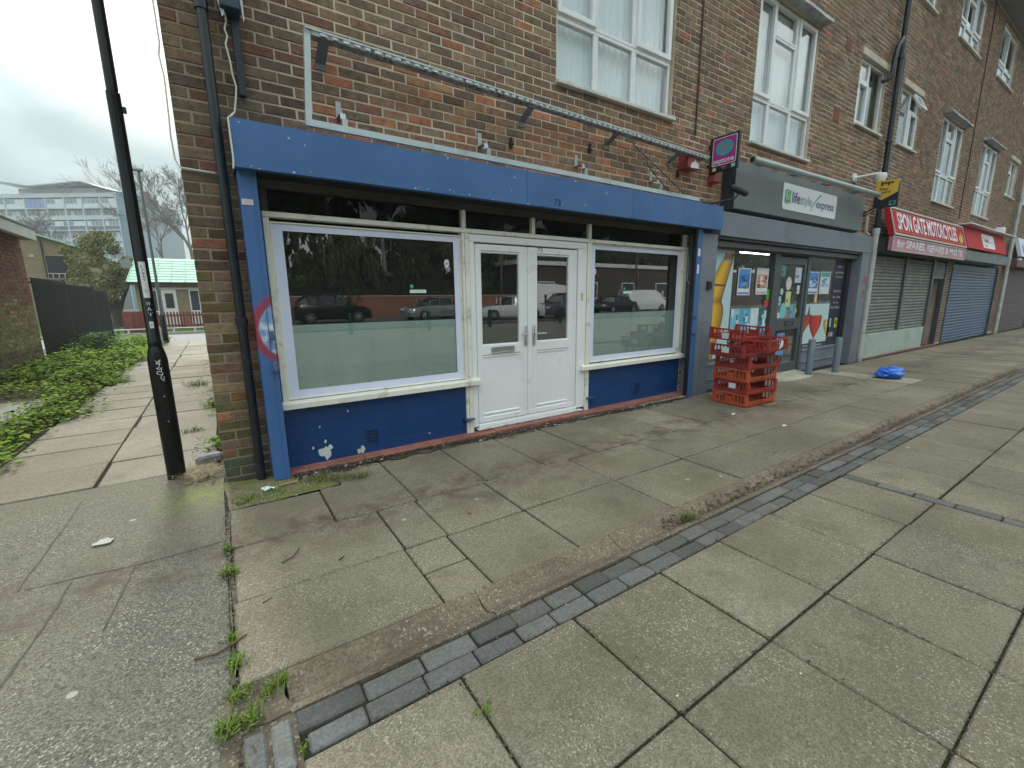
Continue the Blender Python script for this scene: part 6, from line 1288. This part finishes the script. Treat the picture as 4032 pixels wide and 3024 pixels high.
cr2 = MB(); leaf_crown(cr2, lobes, 12000, .075, [(.19, .205, .075), (.26, .26, .10), (.13, .15, .055), (.32, .30, .14)], rg_); cr2.build('crown', gm, bt, cols=True)
# ================================================================ ACROSS THE ROAD (seen in the shop glass)
carglass = mat('car_glass', (.02, .022, .025), .06, bmp=0, spec=.8); tyre_m = mat('tyre', (.02, .02, .02), .8, bmp=0); rim_m = mat('alloy', (.5, .5, .51), .3, metal=.8, bmp=0); lampm = mat('headlamp', (.7, .72, .75), .1, bmp=0, spec=.8)
def car(loc, ang, paint, prof, L, Wd, label, cat='car', wheel_r=.33, wx=(.18, .80), van=False):
    """prof: stations (t along length, z belt, z roof or None, half width)"""
    t_ = thing('parked_car' if not van else 'parked_van', loc, label, cat); M_ = Matrix.Translation(loc) @ Matrix.Rotation(ang, 4, 'Z')
    def sect(t, zb, hw, x): return [(x, hw*.94, .22), (x, hw, .42), (x, hw, zb*.75), (x, hw*.95, zb), (x, -hw*.95, zb), (x, -hw, zb*.75), (x, -hw, .42), (x, -hw*.94, .22)]
    b_ = MB(); V = []; F = []
    for t, zb, zr, hw in prof: V += sect(t, zb, hw*Wd/2, (t-.5)*L)
    k_ = 8; n_ = len(prof)
    for i in range(n_-1):
        for j in range(k_): F.append((i*k_+j, i*k_+(j+1) % k_, (i+1)*k_+(j+1) % k_, (i+1)*k_+j))
    F += [tuple(range(k_)), tuple(range((n_-1)*k_, n_*k_))[::-1]]
    b_.add(V, F); b_.xf(lambda p: M_ @ p); b_.build('body', paint, t_, smooth=True)
    gl_ = [s_ for s_ in prof if s_[2]]; V = []; F = []
    for t, zb, zr, hw in gl_: h2 = hw*Wd/2; V += [((t-.5)*L, h2*.94, zb-.01), ((t-.5)*L, h2*.78, zr-.04), ((t-.5)*L, h2*.62, zr), ((t-.5)*L, -h2*.62, zr), ((t-.5)*L, -h2*.78, zr-.04), ((t-.5)*L, -h2*.94, zb-.01)]
    for i in range(len(gl_)-1):
        for j in range(5): F.append((i*6+j, i*6+j+1, (i+1)*6+j+1, (i+1)*6+j))
    F += [tuple(range(6)), tuple(range((len(gl_)-1)*6, len(gl_)*6))[::-1]]
    b_ = MB(); b_.add(V, F); b_.xf(lambda p: M_ @ p); b_.build('windows', carglass if not van else paint, t_)
    rs_ = [s_ for s_ in gl_ if s_[2] > max(q[2] for q in gl_)-.14]; b_ = MB()
    b_.box((rs_[0][0]-.5)*L, (rs_[-1][0]-.5)*L, -Wd*.33, Wd*.33, max(q[2] for q in gl_)-.02, max(q[2] for q in gl_)+.025, bev=.02); b_.xf(lambda p: M_ @ p); b_.build('roof', paint, t_)
    for tt in ([.30, .52, .70] if not van else [.83]):
        for s_ in (-1, 1): b_ = MB(); b_.box((tt-.5)*L-.03, (tt-.5)*L+.03, s_*Wd*.40-.05, s_*Wd*.47, .9, max(q[2] for q in gl_)-.05); b_.xf(lambda p: M_ @ p); b_.build('pillar', paint, t_)
    for wxx in wx:
        for s_ in (-1, 1):
            c = Vector(((wxx-.5)*L, s_*Wd*.46, wheel_r)); b_ = MB(); b_.tube([c-Vector((0, .1, 0)), c+Vector((0, .1, 0))], wheel_r, 18); b_.xf(lambda p: M_ @ p); w_ = b_.build('wheel', tyre_m, t_)
            b_ = MB(); y_ = c.y+s_*.105; b_.tube([(c.x, y_-.01*s_, c.z), (c.x, y_, c.z)], wheel_r*.2, 10)
            for q in range(7): a = q*.8976; b_.tube([(c.x, y_, c.z), (c.x+wheel_r*.68*math.cos(a), y_, c.z+wheel_r*.68*math.sin(a))], .028, 4)
            b_.xf(lambda p: M_ @ p); b_.build('rim', rim_m, w_)
    for s_ in (-1, 1): b_ = MB(); b_.box(L*.47, L*.492, s_*Wd*.30-.16, s_*Wd*.30+.14, .62, .78, bev=.02); b_.xf(lambda p: M_ @ p); b_.build('headlight', lampm, t_)
    return t_
def paint(n, c, met=.2): return mat(n, c, .18, metal=met, var=.05, bmp=0, spec=.7)
SUV = [(0, .8, None, .8), (.02, 1.02, None, .93), (.06, 1.06, 1.30, .97), (.16, 1.07, 1.62, 1), (.45, 1.05, 1.66, 1), (.58, 1.04, 1.56, 1), (.74, 1.03, 1.06, 1), (.90, .95, None, .97), (.98, .80, None, .88), (1, .6, None, .8)]
SAL = [(0, .7, None, .8), (.02, .92, None, .92), (.10, .98, None, .96), (.14, .98, 1.02, .97), (.30, .96, 1.40, 1), (.48, .94, 1.45, 1), (.58, .93, 1.38, 1), (.74, .92, .96, 1), (.92, .80, None, .95), (.99, .62, None, .85), (1, .5, None, .8)]
VAN = [(0, 1.2, None, .95), (.01, 1.3, 2.3, 1), (.3, 1.3, 2.45, 1), (.70, 1.3, 2.45, 1), (.80, 1.25, 2.3, 1), (.90, 1.2, 1.25, 1), (.97, 1.0, None, .95), (1, .7, None, .9)]
VAN2 = [(0, 1.1, None, .95), (.01, 1.2, 1.85, 1), (.3, 1.2, 1.95, 1), (.68, 1.2, 1.95, 1), (.78, 1.15, 1.75, 1), (.90, 1.1, 1.15, 1), (.97, .95, None, .95), (1, .7, None, .9)]
Zr = .021
car((5.9, -25.0, Zr), 0, paint('paint_black', (.015, .015, .017)), SUV, 4.4, 1.95, 'black four by four parked across the road, reflected in the left shop window', wheel_r=.36)
car((12.6, -24.8, Zr), math.pi*.94, paint('paint_silver', (.40, .41, .42), .6), SAL, 4.6, 1.8, 'silver saloon parked across the road, reflected in the left shop window')
car((14.2, -28.6, Zr), math.pi, paint('paint_dark', (.02, .025, .03)), SAL, 4.3, 1.75, 'dark saloon parked behind the silver one across the road')
car((16.2, -20.5, Zr), math.pi*1.12, paint('paint_white', (.7, .71, .72), 0), SAL, 4.3, 1.75, 'white coupe reflected in the left door pane')
car((20.2, -20.0, Zr), math.pi*.95, paint('paint_grey', (.16, .17, .18), .5), SUV, 4.4, 1.9, 'grey four by four reflected in the right door pane', wheel_r=.36)
car((22.5, -25.5, Zr), math.pi, paint('paint_white', (.7, .71, .72), 0), VAN, 5.4, 2.0, 'tall white van reflected in the door panes', 'van', van=True)
car((34.0, -24.6, Zr), .12, paint('paint_white', (.7, .71, .72), 0), VAN2, 5.0, 1.95, 'low white van reflected in the right shop window', 'van', van=True)
car((28.5, -23.0, Zr), math.pi*.97, paint('paint_dark', (.02, .025, .03)), SAL, 4.4, 1.8, 'dark saloon reflected below the low white van')
gb = mat('green_post', (.03, .12, .09), .6, bmp=0)
for x, lb in ((4.6, 'leftmost green'), (8.1, 'middle green'), (11.4, 'right green'), (16.0, 'furthest right green')): b_ = MB(); b_.lathe([(.09, -.05), (.09, .75), (.06, .84), (.01, .86)], (x, -15.2, 0), 12); b_.build('green_bollard', gb, label=lb+' bollard before the parked cars, reflected in the shop glass', cat='bollard', group='green bollards behind the camera', smooth=True)
gw = thing('garden_wall', (10, -31.5, 0), 'long red brick boundary wall across the road with railings on top', 'wall')
rwt = brick_tex('red_wall', (.20, .07, .045), (.25, .10, .06), (.25, .2, .15)); bx('wall', rwt, gw, -20, 24, -31.7, -31.45, -.1, 1.62, bev=0); bx('coping', conc_m, gw, -20, 24, -31.74, -31.41, 1.62, 1.70)
b_ = MB(); b_.box(-20, -19.97, -31.60, -31.57, 1.70, 2.95); r1 = b_.build('railing_bar', fm_, gw); ro = ORG[r1.name].copy()
for i in range(1, 290): cp(r1, ro+Vector((i*.15, 0, 0)), gw)
for zz in (1.85, 2.8): bx('rail', fm_, gw, -20, 24, -31.6, -31.56, zz, zz+.05, bev=0)
db = thing('low_building', (40, -33, 0), 'long low dark building across the road with pale roof edge', 'building'); bx('wall', mat('dim_brick', (.07, .05, .04), .9), db, 24.5, 70, -40, -32, -.1, 4.6, bev=0); bx('roof_edge', wtrim, db, 24.2, 70.3, -40.3, -31.7, 4.6, 5.0)
for x in (27, 33, 39, 45): w_ = bx('window', upvc, db, x, x+2.2, -31.99, -31.93, 1.2, 3.0); bx('pane', dgl, w_, x+.1, x+2.1, -31.929, -31.92, 1.3, 2.9, bev=0)
rg_ = random.Random(9); DK = [(.04, .055, .02), (.06, .075, .028), (.03, .04, .016), (.08, .09, .035)]
def leafy_tree(x, y, h_, w_, seed, label, proto=[]):
    rng = random.Random(seed); t_ = thing('leafy_tree', (x, y, 0), label, 'tree', 'dark trees across the road'); b_ = MB(); b_.tube([(x, y, -.3), (x+.1, y, h_*.3), (x, y, h_*.75)], [.25, .2, .06], 8); b_.build('trunk', pale_bark if seed % 2 else bark, t_, smooth=True)
    if not proto:
        lob = []
        for _ in range(34): zz = rng.uniform(.06, .93); r_ = .5*math.sin(min(1, (1.05-zz)/.6)*1.57)*rng.uniform(.2, 1); a = rng.uniform(0, 6.28); lob.append(((r_*math.cos(a), r_*math.sin(a), zz), rng.uniform(.09, .17)))
        m2 = MB(); leaf_crown(m2, lob, 13000, .026, DK, rng); o_ = m2.build('crown', gm, t_, cols=True, org=(0, 0, 0)); proto.append(o_)
    else: o_ = cp(proto[0], (0, 0, 0), t_)
    place(o_, (x, y, .2), t_); o_.scale = (w_, w_, h_); o_.rotation_euler.z = seed*1.3
for i in range(15):
    x = -13+i*4.4+rnd(-1, 1); leafy_tree(x, -35-rnd(0, 5), rnd(12, 16), rnd(7.5, 9.5), i+1, ['first', 'second', 'third', 'fourth', 'fifth', 'sixth', 'seventh', 'eighth', 'ninth', 'tenth', 'eleventh', 'twelfth', 'thirteenth', 'fourteenth', 'fifteenth'][i]+' dark leafy tree along the boundary wall, reflected in the shop glass')
for i in range(11):
    x = 60+i*6.5+rnd(-1.5, 1.5); leafy_tree(x, -42-rnd(0, 9), rnd(14, 19), rnd(9, 12), i+20, ['first', 'second', 'third', 'fourth', 'fifth', 'sixth', 'seventh', 'eighth', 'ninth', 'tenth', 'eleventh'][i]+' tall dark tree in the far row past the low building')
for i, (x, y) in enumerate(((24, -34), (31, -30.5), (40, -30.5))): bare_tree('bare_tree', (x, y, -.2), 10.5+i, ['leafless tree across the road left of the low building', 'leafless tree before the low building across the road', 'furthest leafless tree before the low building'][i], 31+i, 5, .7, .16, 3, .012)
# ================================================================ AIR
hz = MB(); hz.box(-75, 140, -62, 185, -1.5, 36)
hm = bpy.data.materials.new('haze_air'); hm.use_nodes = True; hn = hm.node_tree.nodes; hn.remove(hn['Principled BSDF'])
pv = hn.new('ShaderNodeVolumePrincipled'); pv.inputs['Color'].default_value = (.9, .95, 1, 1); pv.inputs['Density'].default_value = .0013; hm.node_tree.links.new(pv.outputs[0], hn['Material Output'].inputs['Volume'])
hz.build('haze', hm, kind='stuff', label='thin pale air between here and the far flats', cat='haze')
